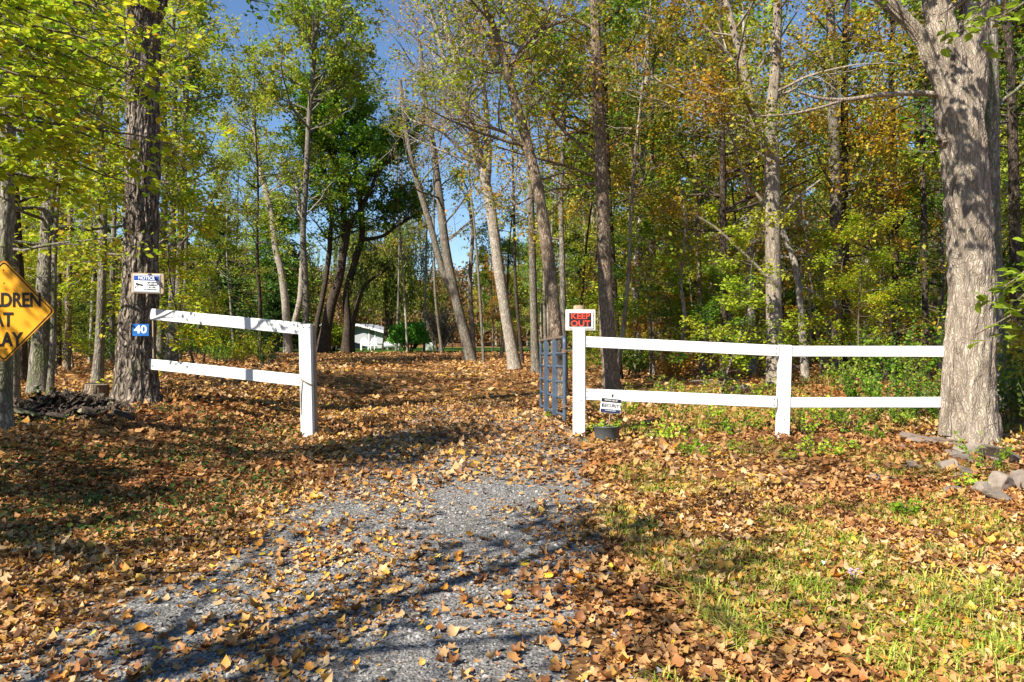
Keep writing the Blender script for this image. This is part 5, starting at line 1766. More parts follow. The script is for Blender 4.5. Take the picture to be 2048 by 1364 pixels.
mb = MB(); mb.box(((xl + xr_) / 2, HY - .01, zg + .5), (xr_ - xl - .4, .07, .07)); obj('skirt_board', mb, M['roof_grey'], hs)

# dark cabin, its roof edge showing behind the trunks
CY = 74.0
xa, xb, xc = PX(662, 0, CY)[0], PX(683, 0, CY)[0], PX(618, 0, CY)[0]
zg2 = gz1(xa, CY)
za, zb3 = PX(0, 648, CY)[2], PX(0, 662, CY)[2]
cb = thing('dark_cabin', 'dark cabin with white roof edge half hidden behind the trunks', 'cabin', (xa, CY, zg2))
mb = MB(); mb.box(((xc + xb) / 2 - .1, CY + 2.5, (zg2 + zb3) / 2 - .1), (xb - xc - .5, 4.5, zb3 - zg2 + .2)); obj('wall', mb, M['brown_wall'], cb)
mb = MB(); mb.add2(np.array([[xc + .2, CY + .24, zb3 - .02], [xb - .3, CY + .24, zb3 - .02], [xa - .8, CY + .24, za - .05]]), [np.array([[0, 1, 2]])]); obj('gable', mb, M['brown_wall'], cb)
for e0, e1 in ((xa - .8, xb), (xa - .8, xc)):
    mb = MB(); mb.bar(np.array([e0, CY + 2.2, za]), np.array([e1, CY + 2.2, zb3]), 5.0, .08); r_ = obj('roof', mb, M['roof_dark'], cb)
    mb = MB(); mb.bar(np.array([e0, CY - .33, za]), np.array([e1, CY - .33, zb3]), .05, .13); obj('fascia', mb, M['trim'], r_)

# white garden chairs
def chair(x, y, rz, label):
    z = gz1(x, y)
    r = thing('garden_chair', label, 'chair', (x, y, z), 'white garden chairs on the lawn')
    Rz = np.array(Matrix.Rotation(rz, 3, 'Z'))
    L = lambda a, b, c: np.array([x, y, z]) + Rz @ np.array([a, b, c])
    mb = MB(); mb.box(L(0, 0, .40), (.52, .5, .05), Rz, bev=.015); obj('seat', mb, M['trim'], r)
    V, F = plate_of(np.array([[-.27, 0, 0], [.27, 0, 0], [.29, .02, .35], [.2, .06, .58], [0, .08, .66], [-.2, .06, .58], [-.29, .02, .35]]), .04)
    mb = MB(); mb.add2(np.array([x, y, z]) + (V + np.array([0, .24, .42])) @ Rz.T, F); obj('backrest', mb, M['trim'], r)
    for s in (-1, 1):
        mb = MB(); mb.bar(L(.29 * s, -.26, .62), L(.29 * s, .27, .64), .07, .04, bev=.01); obj('armrest', mb, M['trim'], r)
        for q in (-1, 1):
            mb = MB(); mb.bar(L(.27 * s, .24 * q, -.02), L(.28 * s, .24 * q, .61), .05, .05, up=(0, 1, 0)); obj('leg', mb, M['trim'], r)


p = PX(729, 0, 60.5); chair(p[0], 60.5, .35, 'white garden chair nearer the dark trunks, before the house wall')
p = PX(745, 0, 60.0); chair(p[0], 60.0, -.25, 'white garden chair standing before the house door')

# grey tank, pale bin and bench right of the house
p = PX(786, 0, 64.0); z = gz1(p[0], 64)
tk = thing('gas_tank', 'long pale grey gas tank lying between the house and the juniper', 'tank', (p[0], 64.0, z))
mb = MB(); xs_ = np.array([-1.0, -.97, -.88, -.7, .7, .88, .97, 1.0]) * .82
mb.tube(np.stack([p[0] + xs_, np.full(8, 64.0), np.full(8, z + .48)], 1), [.02, .14, .25, .31, .31, .25, .14, .02], 16); obj('tank', mb, M['siding'], tk, True)
for s in (-.45, .45):
    mb = MB(); mb.box((p[0] + s, 64, z + .12), (.12, .4, .26)); obj('leg', mb, M['roof_grey'], tk)
mb = MB(); mb.tube(np.array([[p[0], 64, z + .76], [p[0], 64, z + .9]]), [.13, .11], 12); obj('dome', mb, M['siding'], tk, True)
p = PX(857, 0, 56.0); z = gz1(p[0], 56)
bn = thing('storage_bin', 'pale grey-green lidded bin standing on the lawn right of the juniper', 'bin', (p[0], 56.0, z))
M['bin'] = plain_mat('bin', (.52, .57, .50), .5, .3, bump=0)
mb = MB(); mb.box((p[0], 56, z + .40), (.78, .6, .66), bev=.03); obj('body', mb, M['bin'], bn)
mb = MB(); mb.box((p[0], 55.98, z + .77), (.86, .68, .07), bev=.02); obj('lid', mb, M['trim'], bn)
for s in (-.3, .3):
    mb = MB(); mb.box((p[0] + s, 56, z + .03), (.08, .5, .1)); obj('foot', mb, M['roof_grey'], bn)
p = PX(696, 0, 50.0); z = gz1(p[0], 50)
sk = thing('garden_stake', 'white plastic garden lamp on a stake among the dark trunks', 'garden lamp', (p[0], 50.0, z))
mb = MB(); mb.tube(np.array([[p[0], 50, z - .05], [p[0], 50, z + .62]]), .025, 8); obj('pole', mb, M['trim'], sk, True)
mb = MB(); mb.tube(np.array([[p[0], 50, z + .62], [p[0], 50, z + .68], [p[0], 50, z + .8]]), [.03, .07, .09], 10); obj('lamp_head', mb, M['trim'], sk, True)

# ------------------------------------------------------------------ stones about the pale tree
def stone_mesh(g, sx, sy, sz, seed, flat=.5):
    """an angular slab of rock: a cube's grid pushed out, cut by a few planes"""
    k = 7
    u = np.linspace(-1, 1, k)
    A, B = np.meshgrid(u, u)
    vs, fs, off = [], [], 0
    idx = np.arange(k * k).reshape(k, k)
    q = np.stack([idx[:-1, :-1], idx[:-1, 1:], idx[1:, 1:], idx[1:, :-1]], -1).reshape(-1, 4)
    for ax in range(3):
        for sg in (-1, 1):
            P = np.zeros((k * k, 3))
            P[:, ax] = sg
            P[:, (ax + 1) % 3] = A.ravel() * sg
            P[:, (ax + 2) % 3] = B.ravel()
            vs.append(P); fs.append(q + off); off += k * k
    P = np.concatenate(vs)
    d = unit(P)
    P = P * .45 + d * .75
    for _ in range(7):
        n = unit(g.normal(size=3) * np.array([1, 1, .8]))
        h = g.uniform(.55, .95)
        e = np.maximum(P @ n - h, 0)
        P = P - e[:, None] * n
    P = P + (vnoise(P * 2.2 + seed)[:, None] - .5) * .16 * d + (vnoise(P * 7 + seed)[:, None] - .5) * .05 * d
    return P * np.array([sx, sy, sz]) / 2 / .95, np.concatenate(fs)


t = NT('field_stone')
a = t.noise(5, 6, .7)
oi = t.n("ShaderNodeObjectInfo")
c = t.ramp(a, [(.3, (.15, .118, .092)), (.6, (.27, .222, .18)), (.8, (.36, .31, .26))])
hsv = t.n("ShaderNodeHueSaturation")
mr = t.n("ShaderNodeMapRange"); mr.inputs[3].default_value = .6; mr.inputs[4].default_value = 1.15
t.l(oi.outputs["Random"], mr.inputs[0]); t.l(mr.outputs[0], hsv.inputs["Value"]); t.l(c, hsv.inputs["Color"])
M['field_stone'] = t.out(hsv.outputs[0], .9, .2, normal=t.bump(t.noise(22, 5, .7), .5, .01))
M['dark_stone'] = plain_mat('dark_stone', (.19, .145, .115), .9, .2, var=.35, scale=6, bump=.4)
g = np.random.default_rng(8)
stones = [  # x, y of its foot, width and height in the photo; lean; label
    (1838, 885, 46, 17, .0, 'dark_stone', 'dark brown rock beside the left foot of the pale forked tree'),
    (1876, 889, 76, 15, .05, 'dark_stone', 'long flat dark rock lying against the foot of the pale forked tree'),
    (1818, 897, 18, 9, .0, 'dark_stone', 'small dark rock below the dark brown rock at the fence end'),
    (1905, 914, 34, 16, .1, 'field_stone', 'pinkish stone at the upper left of the rock heap below the forked tree'),
    (1893, 938, 32, 22, -.3, 'field_stone', 'grey wedge stone at the left corner of the rock heap'),
    (1911, 938, 14, 24, .1, 'field_stone', 'small upright grey stone in the rock heap'),
    (1943, 926, 46, 15, .05, 'field_stone', 'long grey stone across the middle of the rock heap'),
    (1968, 912, 64, 28, .12, 'field_stone', 'big pale stone topping the rock heap below the forked tree'),
    (2016, 925, 60, 24, .5, 'field_stone', 'slanting grey slab on the upper side of the rock heap'),
    (2000, 929, 26, 18, .3, 'field_stone', 'grey triangular stone under the slanting slab'),
    (1932, 948, 24, 17, .2, 'field_stone', 'small tan stone at the front of the rock heap'),
    (1914, 954, 18, 13, -.2, 'field_stone', 'small grey stone in front of the upright one'),
    (2018, 980, 46, 44, .15, 'field_stone', 'largest pale block at the right edge of the rock heap'),
    (2046, 978, 34, 46, -.1, 'field_stone', 'pale block cut by the edge of the picture'),
    (1966, 985, 40, 24, -.25, 'field_stone', 'flat grey stone standing on edge in the leaves'),
    (1912, 982, 26, 10, -.1, 'field_stone', 'thin flat stone half buried in leaves left of the one on edge'),
    (2010, 1000, 42, 22, .3, 'field_stone', 'lowest grey stone with pale edge below the large block'),
    (1829, 934, 32, 14, .1, 'field_stone', 'lone tan stone in the leaves left of the rock heap'),
    (1765, 958, 36, 10, .05, 'field_stone', 'lone flat grey stone farthest left in the leaves'),
    (1397, 770, 28, 15, .0, 'dark_stone', 'grey rock behind the right fence near the thin black tree'),
    (1434, 768, 20, 12, .1, 'dark_stone', 'mossy rock at the foot of the thin black tree'),
    (1490, 785, 40, 20, .1, 'dark_stone', 'broad grey rock behind the fence left of the middle post'),
    (1595, 742, 30, 12, .0, 'dark_stone', 'grey rock lying on the leafy bank right of the tan trunk'),
    (318, 768, 16, 8, .0, 'dark_stone', 'small dark rock in the leaves under the lower sloping rail'),
]
for k, (x, yb, w, h, lean, mt, lab) in enumerate(stones):
    Y = CAM_H * FPX / (yb - HOR)
    for _ in range(4):
        X = (x - MID) / FPX * Y
        Y = (CAM_H - gz1(X, Y)) * FPX / (yb - HOR)
    X = (x - MID) / FPX * Y
    sx, sz = w / FPX * Y * 1.25, h / FPX * Y * .85
    V, F = stone_mesh(g, sx, max(sx * .75, sz * .7), sz, k)
    Rr = np.array(Matrix.Rotation(lean, 3, 'Y') @ Matrix.Rotation(g.normal(0, .3), 3, 'Z') @ Matrix.Rotation(g.normal(0, .15), 3, 'X'))
    V = V @ Rr.T + np.array([X, Y + sx * .2, gz1(X, Y) + sz * .32])
    tag(obj('field_stone', (V, [F]), M[mt], origin=(X, Y, gz1(X, Y)), smooth=False), lab, 'stone', 'stones around the pale forked tree' if k < 19 else 'rocks in the woods')

# ------------------------------------------------------------------ heap of split wood and slabs, sawn stump
M['split_wood'] = plain_mat('split_wood', (.05, .039, .03), .9, .15, var=.5, scale=9, bump=.5, stretch=(.4, 5, 5))
M['slab_green'] = plain_mat('slab_green', (.20, .19, .11), .9, .15, var=.45, scale=8, bump=.4)
M['cut_end'] = plain_mat('cut_end', (.17, .14, .10), .85, .2, var=.2, scale=14, bump=.25)
def log_piece(L, r, h, kind):
    """a split log: half-round section, tapered ends"""
    n = 9
    a = np.linspace(0, np.pi, n)
    sec = np.stack([np.cos(a) * r, np.sin(a) * h], 1)
    sec = np.concatenate([sec, [[-r * .5, -h * .12], [r * .5, -h * .12]]])
    m = len(sec)
    gg = np.random.default_rng(int(L * 1000 + r * 977))
    rows = []
    for u in np.linspace(-.5, .5, 7):
        k = 1 + gg.normal(0, .06, (m, 1))
        s_ = sec * k * (1 - .35 * (abs(u) * 2) ** 4)
        rows.append(np.stack([np.full(m, u * L + gg.normal(0, .006)), s_[:, 0], s_[:, 1] + .06 * L * (1 - (2 * u) ** 2) * kind], 1))
    V = np.concatenate(rows)
    F = [[i * m + j, i * m + (j + 1) % m, (i + 1) * m + (j + 1) % m, (i + 1) * m + j] for i in range(6) for j in range(m)]
    V = np.concatenate([V, [rows[0].mean(0)], [rows[-1].mean(0)]])
    T = [[7 * m, (j + 1) % m, j] for j in range(m)] + [[7 * m + 1, 6 * m + j, 6 * m + (j + 1) % m] for j in range(m)]
    return V, [np.array(F), np.array(T)], np.array([0] * len(F) + [1] * len(T))


logs = [  # x, y in the photo, length in px, thickness in px, turn, tilt, material, label
    (178, 806, 58, 9, .1, .0, 'split_wood', 'dark split log along the top of the wood heap'),
    (190, 819, 66, 8, -.1, -.05, 'slab_green', 'curved mossy pale slab across the front of the wood heap'),
    (175, 842, 32, 15, .5, .3, 'split_wood', 'short thick split block with a pale face before the wood heap'),
    (133, 822, 40, 7, .2, .3, 'split_wood', 'thin slab sloping down at the middle of the wood heap'),
    (82, 818, 30, 8, -.2, .1, 'slab_green', 'mossy slab at the upper end of the wood heap near the mossy trunk'),
    (115, 846, 34, 8, .1, -.05, 'split_wood', 'short slab lying lowest before the wood heap'),
    (52, 842, 46, 9, .3, .15, 'slab_green', 'mossy slab low down next to the yellow sign tree'),
    (22, 828, 22, 14, .8, .0, 'slab_green', 'stubby mossy block tucked behind the yellow sign tree'),
    (196, 829, 24, 6, .1, -.5, 'cut_end', 'small pale splinter leaning out of the wood heap'),
    (247, 848, 40, 12, .5, .2, 'split_wood', 'wedge shaped slab lying apart, nearest the furrowed tree'),
    (120, 805, 46, 11, .0, .0, 'split_wood', 'black weathered log at the back of the wood heap'),
    (150, 812, 40, 10, -.2, .1, 'split_wood', 'dark log under the sawn stump in the wood heap'),
    (95, 832, 30, 7, .3, .1, 'split_wood', 'narrow dark slab in the left of the wood heap'),
    (226, 822, 28, 13, .9, .25, 'split_wood', 'brown slab leaning up against the stump side of the heap'),
    (150, 832, 44, 11, .1, .0, 'split_wood', 'thick dark log in the middle of the wood heap'),
    (70, 806, 34, 9, .4, -.1, 'split_wood', 'dark log half under the fern at the mossy trunk'),
]
for k, (x, y, L, th, turn, tilt, mt, lab) in enumerate(logs):
    turn, tilt = turn * 1.6 + (-.3, .25, .1)[k % 3], tilt + (-.34, .26, .12, -.2)[k % 4]
    Y = 9.0 + (845 - y) * .028
    X = (x - MID) / FPX * Y
    z = CAM_H - (y - HOR) / FPX * Y
    zg_ = gz1(X, Y)
    z = max(zg_ + .05, min(z, zg_ + .40)) + .04
    V, F, mi = log_piece(L / FPX * Y * 1.05, .04 + .022 * (k % 3), th / FPX * Y * .75, .6 if 'curved' in lab else .1)
    Rr = np.array(Matrix.Rotation(turn, 3, 'Z') @ Matrix.Rotation(tilt, 3, 'Y'))
    V = V @ Rr.T + np.array([X, Y, z])
    tag(obj('split_log', (V, F), [M[mt], M['split_wood'] if mt == 'slab_green' else M['slab_green']], origin=(X, Y, z), midx=mi), lab, 'log', 'split wood heaped by the furrowed tree')
# earth and bark under the heap
V, F = [], []
X, Y = np.meshgrid(np.linspace(-1, 1, 24), np.linspace(-1, 1, 16))
hx, hy = PX(130, 0, 9.6)[0], 9.6
Z = .20 * np.exp(-(X * 1.5) ** 2 - (Y * 1.6) ** 2) * (1 + .5 * (n2(X * 4, Y * 4, 1.0, 3).reshape(X.shape) - .5)) - .03
V = np.stack([hx + X * .95, hy + Y * .6, gz(hx + X * .95, hy + Y * .6) + Z], -1).reshape(-1, 3)
i = np.arange(24 * 16).reshape(16, 24)
F = np.stack([i[:-1, :-1], i[:-1, 1:], i[1:, 1:], i[1:, :-1]], -1).reshape(-1, 4)
tag(obj('bark_mound', (V, [F]), M['soil'], smooth=True), 'dark earth and bark mound under the heaped split wood', 'mound', kind='stuff')

g = np.random.default_rng(12)
n = 420
bx, by = hx + g.normal(0, .42, n), hy - .1 + g.normal(0, .26, n)
strip = (np.array([[-.5, -.12, 0], [.5, -.10, 0], [.45, .12, .02], [-.5, .13, .02], [0, 0, .10]]), np.array([[0, 1, 4], [1, 2, 4], [2, 3, 4], [3, 0, 4]]))
hz = .22 * np.exp(-((bx - hx) / .63) ** 2 - ((by - hy) / .38) ** 2)
V, F = scatter(strip, np.stack([bx, by, gz(bx, by) + hz + g.uniform(.0, .07, n)], 1), g.uniform(.08, .30, n), g.normal(0, .45, (n, 3)) + np.array([0, -.2, 1]), g.normal(size=(n, 3)) * np.array([1, .5, .35]))
tag(obj('bark_scraps', (V, [F]), M['bark_dark']), 'dark scraps of bark and wood strewn over the heaped split wood', 'bark', kind='stuff')

sx_, sy_ = PX(190, 0, 11.2)[0], 11.2
zs_ = gz1(sx_, sy_)
st = thing('tree_stump', 'low sawn tree stump behind the wood heap', 'stump', (sx_, sy_, zs_))
V, F, _, _ = stem(np.array([[sx_, sy_, zs_ - .06], [sx_, sy_, zs_ + .16], [sx_ + .01, sy_, zs_ + .30]]), [.20, .165, .16], 40, .05, (3, 2.2), 8, 4, .35, zs_)
obj('stump_side', (V, [F]), M['bark_tan'], st, True)
ring = V[-40:]
V2 = np.concatenate([ring, ring.mean(0)[None] + [[0, 0, .004]]])
obj('cut_face', (V2, [np.array([[40, i, (i + 1) % 40] for i in range(40)])]), M['cut_end'], st)

# ------------------------------------------------------------------ weeds, ferns and bushes near the fence
def weed_mesh(seed, h, nst, nl, size, upb=.9):
    g = np.random.default_rng(seed)
    mb = MB()
    az = g.uniform(0, 2 * np.pi, nst)
    P0 = np.stack([.03 * np.cos(az), .03 * np.sin(az), np.full(nst, -.02)], 1)
    b = grow(P0, np.stack([np.cos(az) * .6, np.sin(az) * .6, np.ones(nst)], 1), h * g.uniform(.6, 1.1, nst), 5, -.02, .12, g)
    V, F = tubes(b, np.linspace(.005, .002, 5)[None].repeat(nst, 0), 4)
    sm = mesh_np('stem', V, [F], [M['twig_bark']], True)
    pick = g.integers(0, nst, nl)
    t = g.uniform(.3, 1, nl) * 4
    i = np.minimum(t.astype(int), 3)
    f = (t - i)[:, None]
    pos = b[pick, i] * (1 - f) + b[pick, i + 1] * f + g.normal(0, .02, (nl, 3))
    al = g.normal(size=(nl, 3)); al[:, 2] -= .2
    V, F = scatter(T_BIG, pos, size * g.uniform(.6, 1.3, nl), g.normal(size=(nl, 3)) * .7 + np.array([0, -.1, upb]), al)
    lm = mesh_np('foliage', V, [F], [M['weed_leaf']], False)
    return sm, lm


weeds = [weed_mesh(1, .28, 7, 70, .055, .5), weed_mesh(2, .40, 9, 100, .052, .5), weed_mesh(3, .2, 6, 46, .05, .6), weed_mesh(4, .55, 12, 150, .05, .4)]
bushes = [weed_mesh(5, 1.0, 22, 620, .06, .4), weed_mesh(6, 1.4, 24, 800, .065, .4)]


def px_right(x, y):
    return x / y > -.3


def put_weed(k, x, yb, s, mat, label, group, name='weed', cat='weed', Y=None, src=weeds):
    if Y is None:
        Y = CAM_H * FPX / (yb - HOR)
        for _ in range(3):
            Y = (CAM_H - gz1((x - MID) / FPX * Y, Y)) * FPX / (yb - HOR)
    X = (x - MID) / FPX * Y
    if label is None:
        label = tell(f'{COLOUR[mat]} {"weed" if cat == "weed" else "bush"} {"in front of" if Y < 9.8 and cat == "weed" else "behind"} the fence' if px_right(X, Y) else f'{COLOUR[mat]} bush in the left woods', X, Y)
    r = thing(name, label, cat, (X, Y, gz1(X, Y)), group)
    r.rotation_euler = (0, 0, rn.uniform(0, 6.28))
    r.scale = (s, s, s)
    shared('stem', src[k][0], r)
    shared('foliage', src[k][1], r, None, M[mat])


wd = 'leafy yellow-green weed growing through the leaves along the right fence'
for (x, yb, k, s) in [(1330, 885, 1, .9), (1350, 880, 0, 1), (1385, 915, 0, 1.0), (1305, 880, 2, .9), (1470, 905, 2, 1), (1630, 915, 1, .8), (1660, 915, 0, .8), (1700, 900, 2, 1), (1745, 880, 0, .8), (1575, 920, 2, .8),
                      (1450, 870, 0, 1), (1500, 860, 1, .9), (1410, 860, 2, 1.1), (1610, 870, 1, .9), (1680, 850, 0, 1), (1820, 860, 1, .8), (1350, 840, 3, .9), (1280, 860, 2, 1), (1530, 890, 2, .8), (1590, 850, 3, .7),
                      (1800, 1030, 2, .8), (1180, 862, 2, .8), (1700, 870, 3, .8), (1640, 845, 3, .9), (1425, 840, 1, 1), (1550, 845, 1, 1), (1380, 800, 3, 1), (1330, 800, 3, 1.1), (1470, 800, 1, 1.2), (1290, 810, 3, 1), (1440, 790, 3, 1),
                      (1620, 815, 3, 1), (1250, 830, 1, 1), (1520, 810, 3, .9)]:
    put_weed(k, x, yb, s, rn.choice(['weed_leaf', 'weed_leaf', 'leaf_big', 'leaf_lime']), None, 'green weeds along the right fence')
put_weed(2, 1810, 1028, .9, 'leaf_big', 'single bright weed standing alone in the leaves below the rock heap', 'lone weeds on the verge')
put_weed(3, 1975, 940, .75, 'leaf_big', 'dark green broad-leaved plant growing up in front of the rock heap', 'lone weeds on the verge')
put_weed(2, 1930, 975, .9, 'weed_leaf', 'small yellow-green weed among the lower stones of the heap', 'lone weeds on the verge')
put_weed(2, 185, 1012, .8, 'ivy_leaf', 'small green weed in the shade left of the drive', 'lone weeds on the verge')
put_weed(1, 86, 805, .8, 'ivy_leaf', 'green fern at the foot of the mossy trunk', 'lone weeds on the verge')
put_weed(2, 1098, 835, .8, 'weed_leaf', 'small bright weed under the steel gate', 'lone weeds on the verge')
bl = 'dense green undergrowth bush behind the right fence by the pale forked tree'
for (x, Y, k, s) in [(1715, 12.5, 0, .8), (1770, 12.0, 1, .7), (1830, 11.5, 0, .75), (1860, 12.5, 1, .8), (1760, 14.5, 1, .9), (1690, 14, 0, .8), (1820, 15, 1, 1.0), (1880, 11.2, 0, .7), (1740, 11.0, 0, .45), (1800, 10.9, 0, .45), (1680, 11.2, 0, .4)]:
    put_weed(k, x, None, s, rn.choice(['leaf_green', 'leaf_green', 'leaf_olive', 'leaf_green']), None, 'undergrowth bushes behind the right fence', 'undergrowth_bush', 'bush', Y, bushes)
br_ = 'dark leafy bush in the undergrowth beyond the pale forked tree'
for (x, Y, k, s) in [(2020, 11.0, 1, .9), (2060, 11.5, 1, 1.1), (2035, 13, 1, 1.4), (2080, 10.3, 0, 1.2), (2010, 14.5, 1, 1.5), (2055, 16, 1, 1.8)]:
    put_weed(k, x, None, s, rn.choice(['leaf_green', 'leaf_dark', 'leaf_mixed']), None, 'bushes beyond the pale forked tree', 'undergrowth_bush', 'bush', Y, bushes)
bm = 'low green bush of the undergrowth deep behind the right fence'
for k in range(34):
    Y = rn.uniform(19, 40)
    px = rn.uniform(1140, 1850)
    put_weed(rn.randrange(2), px, None, rn.uniform(.7, 1.5), rn.choice(['leaf_green', 'leaf_olive', 'leaf_mixed', 'weed_leaf', 'leaf_orange']), None, 'undergrowth deep behind the right fence', 'undergrowth_bush', 'bush', Y, bushes)
bm = 'low green bush of the undergrowth in the woods left of the drive'
for k in range(26):
    Y = rn.uniform(24, 46)
    px = rn.uniform(-40, 540)
    put_weed(rn.randrange(2), px, None, rn.uniform(.7, 1.6), rn.choice(['leaf_green', 'leaf_olive', 'leaf_yellowgreen', 'leaf_dark']), None, 'undergrowth in the woods left of the drive', 'undergrowth_bush', 'bush', Y, bushes)

M['aster'] = plain_mat('aster', (.36, .28, .44), .6, .2, bump=0, var=.2)
Ya = CAM_H * FPX / (1168 - HOR)
Xa = (1708 - MID) / FPX * Ya
za = gz1(Xa, Ya)
ar = thing('aster_plant', 'small pale purple aster blooming among the leaves on the right verge', 'flower', (Xa, Ya, za))
g = np.random.default_rng(4)
mb = MB(); fl = MB()
for k in range(9):
    tp = np.array([Xa, Ya, za]) + np.array([g.normal(0, .025), g.normal(0, .02), g.uniform(.05, .1)])
    mb.tube(np.array([[Xa + g.normal(0, .008), Ya, za - .01], (np.array([Xa, Ya, za]) + tp) / 2 + [0, 0, .01], tp]), .0015, 4)
    pet = np.arange(12) / 12 * 2 * np.pi
    V, F = scatter((T_SMALL[0] * np.array([.6, 1, 1]), T_SMALL[1]), np.repeat(tp[None], 12, 0), np.full(12, .010), np.repeat([[0, -.5, 1.0]], 12, 0) + g.normal(0, .2, (12, 3)), np.stack([np.cos(pet), np.sin(pet), np.full(12, .2)], 1))
    fl.add(V, F)
V, F = scatter(T_BIG, np.array([Xa, Ya, za + .02]) + g.normal(0, .025, (14, 3)) * [1, 1, .4], np.full(14, .035), g.normal(0, .5, (14, 3)) + np.array([0, 0, 1.0]))
obj('stem', mb, M['twig_bark'], ar); obj('foliage', (V, [F]), M['leaf_green'], ar); obj('bloom', fl, M['aster'], ar)
Ya = CAM_H * FPX / (1135 - HOR)
Xa = (1652 - MID) / FPX * Ya
V, F = fine_scrap = (np.array([[-.02, 0, .02], [.02, 0, .022], [.022, .03, .03], [-.015, .035, .034], [0, .015, .034]]) + np.array([Xa, Ya, gz1(Xa, Ya)]), [np.array([[0, 1, 4], [1, 2, 4], [2, 3, 4], [3, 0, 4]])])
tag(obj('paper_scrap', (V, F), M['sign_white'], origin=(Xa, Ya, gz1(Xa, Ya))), 'small crumpled white scrap lying in the leaves beside the purple aster', 'litter')

# ------------------------------------------------------------------ near leafy branches
def add_boughs(root, boughs, mat, size, nmax, g, per_twig=7, k2=9, droop=-.03, upb=1.5):
    """boughs with their large leaves; those that show largest are parts of their own"""
    allp, alls, alln, alla = [], [], [], []
    x0, y0, z0 = wloc(root)
    for (s, e) in boughs:
        s, e = np.asarray(s, float), np.asarray(e, float)
        u = np.linspace(0, 1, 8)[:, None]
        pth = s * (1 - u) + e * u + np.array([0, 0, 1.0]) * (np.sin(u * np.pi) * .25) + g.normal(0, .04, (8, 3)) * np.sin(u * np.pi)
        L = np.linalg.norm(e - s)
        mb = MB()
        r1 = np.linspace(.022, .006, 8)
        V, F = tube(pth, r1, 6); mb.add(V, F)
        p, d, r = kids(pth[None], r1[None], k2, .25, 1.0, .9, g, .75)
        b2 = grow(p, d, L * g.uniform(.16, .36, len(p)), 5, droop, .12, g)
        V, F = tubes(b2, np.linspace(.005, .002, 5)[None].repeat(len(p), 0), 4); mb.add(V, F)
        p, d, r = kids(b2, np.full((len(p), 5), .004), 3, .2, 1, .8, g, .8)
        b3 = grow(p, d, L * g.uniform(.06, .14, len(p)), 3, droop, .12, g)
        V, F = tubes(b3, np.full((len(p), 3), .0018), 3); mb.add(V, F)
        obj('branch', mb, M['twig_bark'], root, True)
        for bb, q in ((b3, per_twig), (b2, per_twig)):
            n = len(bb) * q
            pk = np.repeat(np.arange(len(bb)), q)
            t = g.uniform(.15, 1, (n, 1))
            pos = bb[pk, 0] * (1 - t) + bb[pk, -1] * t + g.normal(0, .015, (n, 3))
            dd = unit(bb[pk, -1] - bb[pk, 0])
            sd = np.cross(dd, [0, 0, 1.0]) * g.choice([-1, 1], (n, 1))
            allp.append(pos); alls.append(size * g.uniform(.65, 1.2, n)); alln.append(g.normal(0, .38, (n, 3)) + np.array([0, 0, upb * .7])); alla.append(dd * .7 + sd * .8 + np.array([0, 0, -.18]))
    pos, sz, nr, al = (np.concatenate(v) for v in (allp, alls, alln, alla))
    # the leaves that show largest become parts, the rest one mass
    px = MID + pos[:, 0] / np.maximum(pos[:, 1], .1) * FPX
    py = HOR - (pos[:, 2] - CAM_H) / np.maximum(pos[:, 1], .1) * FPX
    inview = (px > -20) & (px < 2068) & (py > -20) & (py < 1380) & (pos[:, 1] > 1)
    score = np.where(inview, sz / np.maximum(pos[:, 1], .5), 0)
    order = np.argsort(-score)
    single = order[:min(nmax, int(inview.sum()))]
    rest = order[len(single):]
    V, F = scatter(T_BIG, pos, sz, nr, al)
    V = V.reshape(len(pos), -1, 3)
    TFb = T_BIG[1]
    for k in single:
        me = mesh_np('leaf', V[k] - pos[k], [TFb], [mat], False)
        o = bpy.data.objects.new('leaf', me)
        o.location = tuple(pos[k] - np.array([x0, y0, z0]))
        COL.objects.link(o)
        o.parent = root
    if len(rest):
        Vr = V[rest].reshape(-1, 3)
        Fr = (TFb[None] + (np.arange(len(rest)) * len(T_BIG[0]))[:, None, None]).reshape(-1, 3)
        o = obj('crown', (Vr, [Fr]), mat, root)
        o['kind'] = 'stuff'
    return root


def leafy_branch_tree(name, label, base, H, r0, boughs, mat, bark, size, nmax, seed, per_twig=7, k2=9, droop=-.03, upb=1.5):
    """a tree at the edge of the picture whose boughs reach into it: the big near leaves are parts of their own"""
    g = np.random.default_rng(seed)
    x0, y0 = base
    z0 = gz1(x0, y0)
    root = thing(name, label, 'tree', (x0, y0, z0))
    P = np.array([[x0, y0, z0 - .05], [x0 + .05, y0, z0 + H * .4], [x0, y0 + .1, z0 + H * .75], [x0 - .1, y0, z0 + H]])
    V, F, PP, rr = stem(P, [r0, r0 * .8, r0 * .5, .01], 14, .004, per=6, seed=seed, flare=.3, zbase=z0)
    obj('trunk', MB().add(V, F), bark, root, True)
    add_boughs(root, [(np.array([np.interp(sz_, PP[:, 2], PP[:, 0]), np.interp(sz_, PP[:, 2], PP[:, 1]), sz_]), e_) for e_, sz_ in boughs], mat, size, nmax, g, per_twig, k2, droop, upb)
    return root


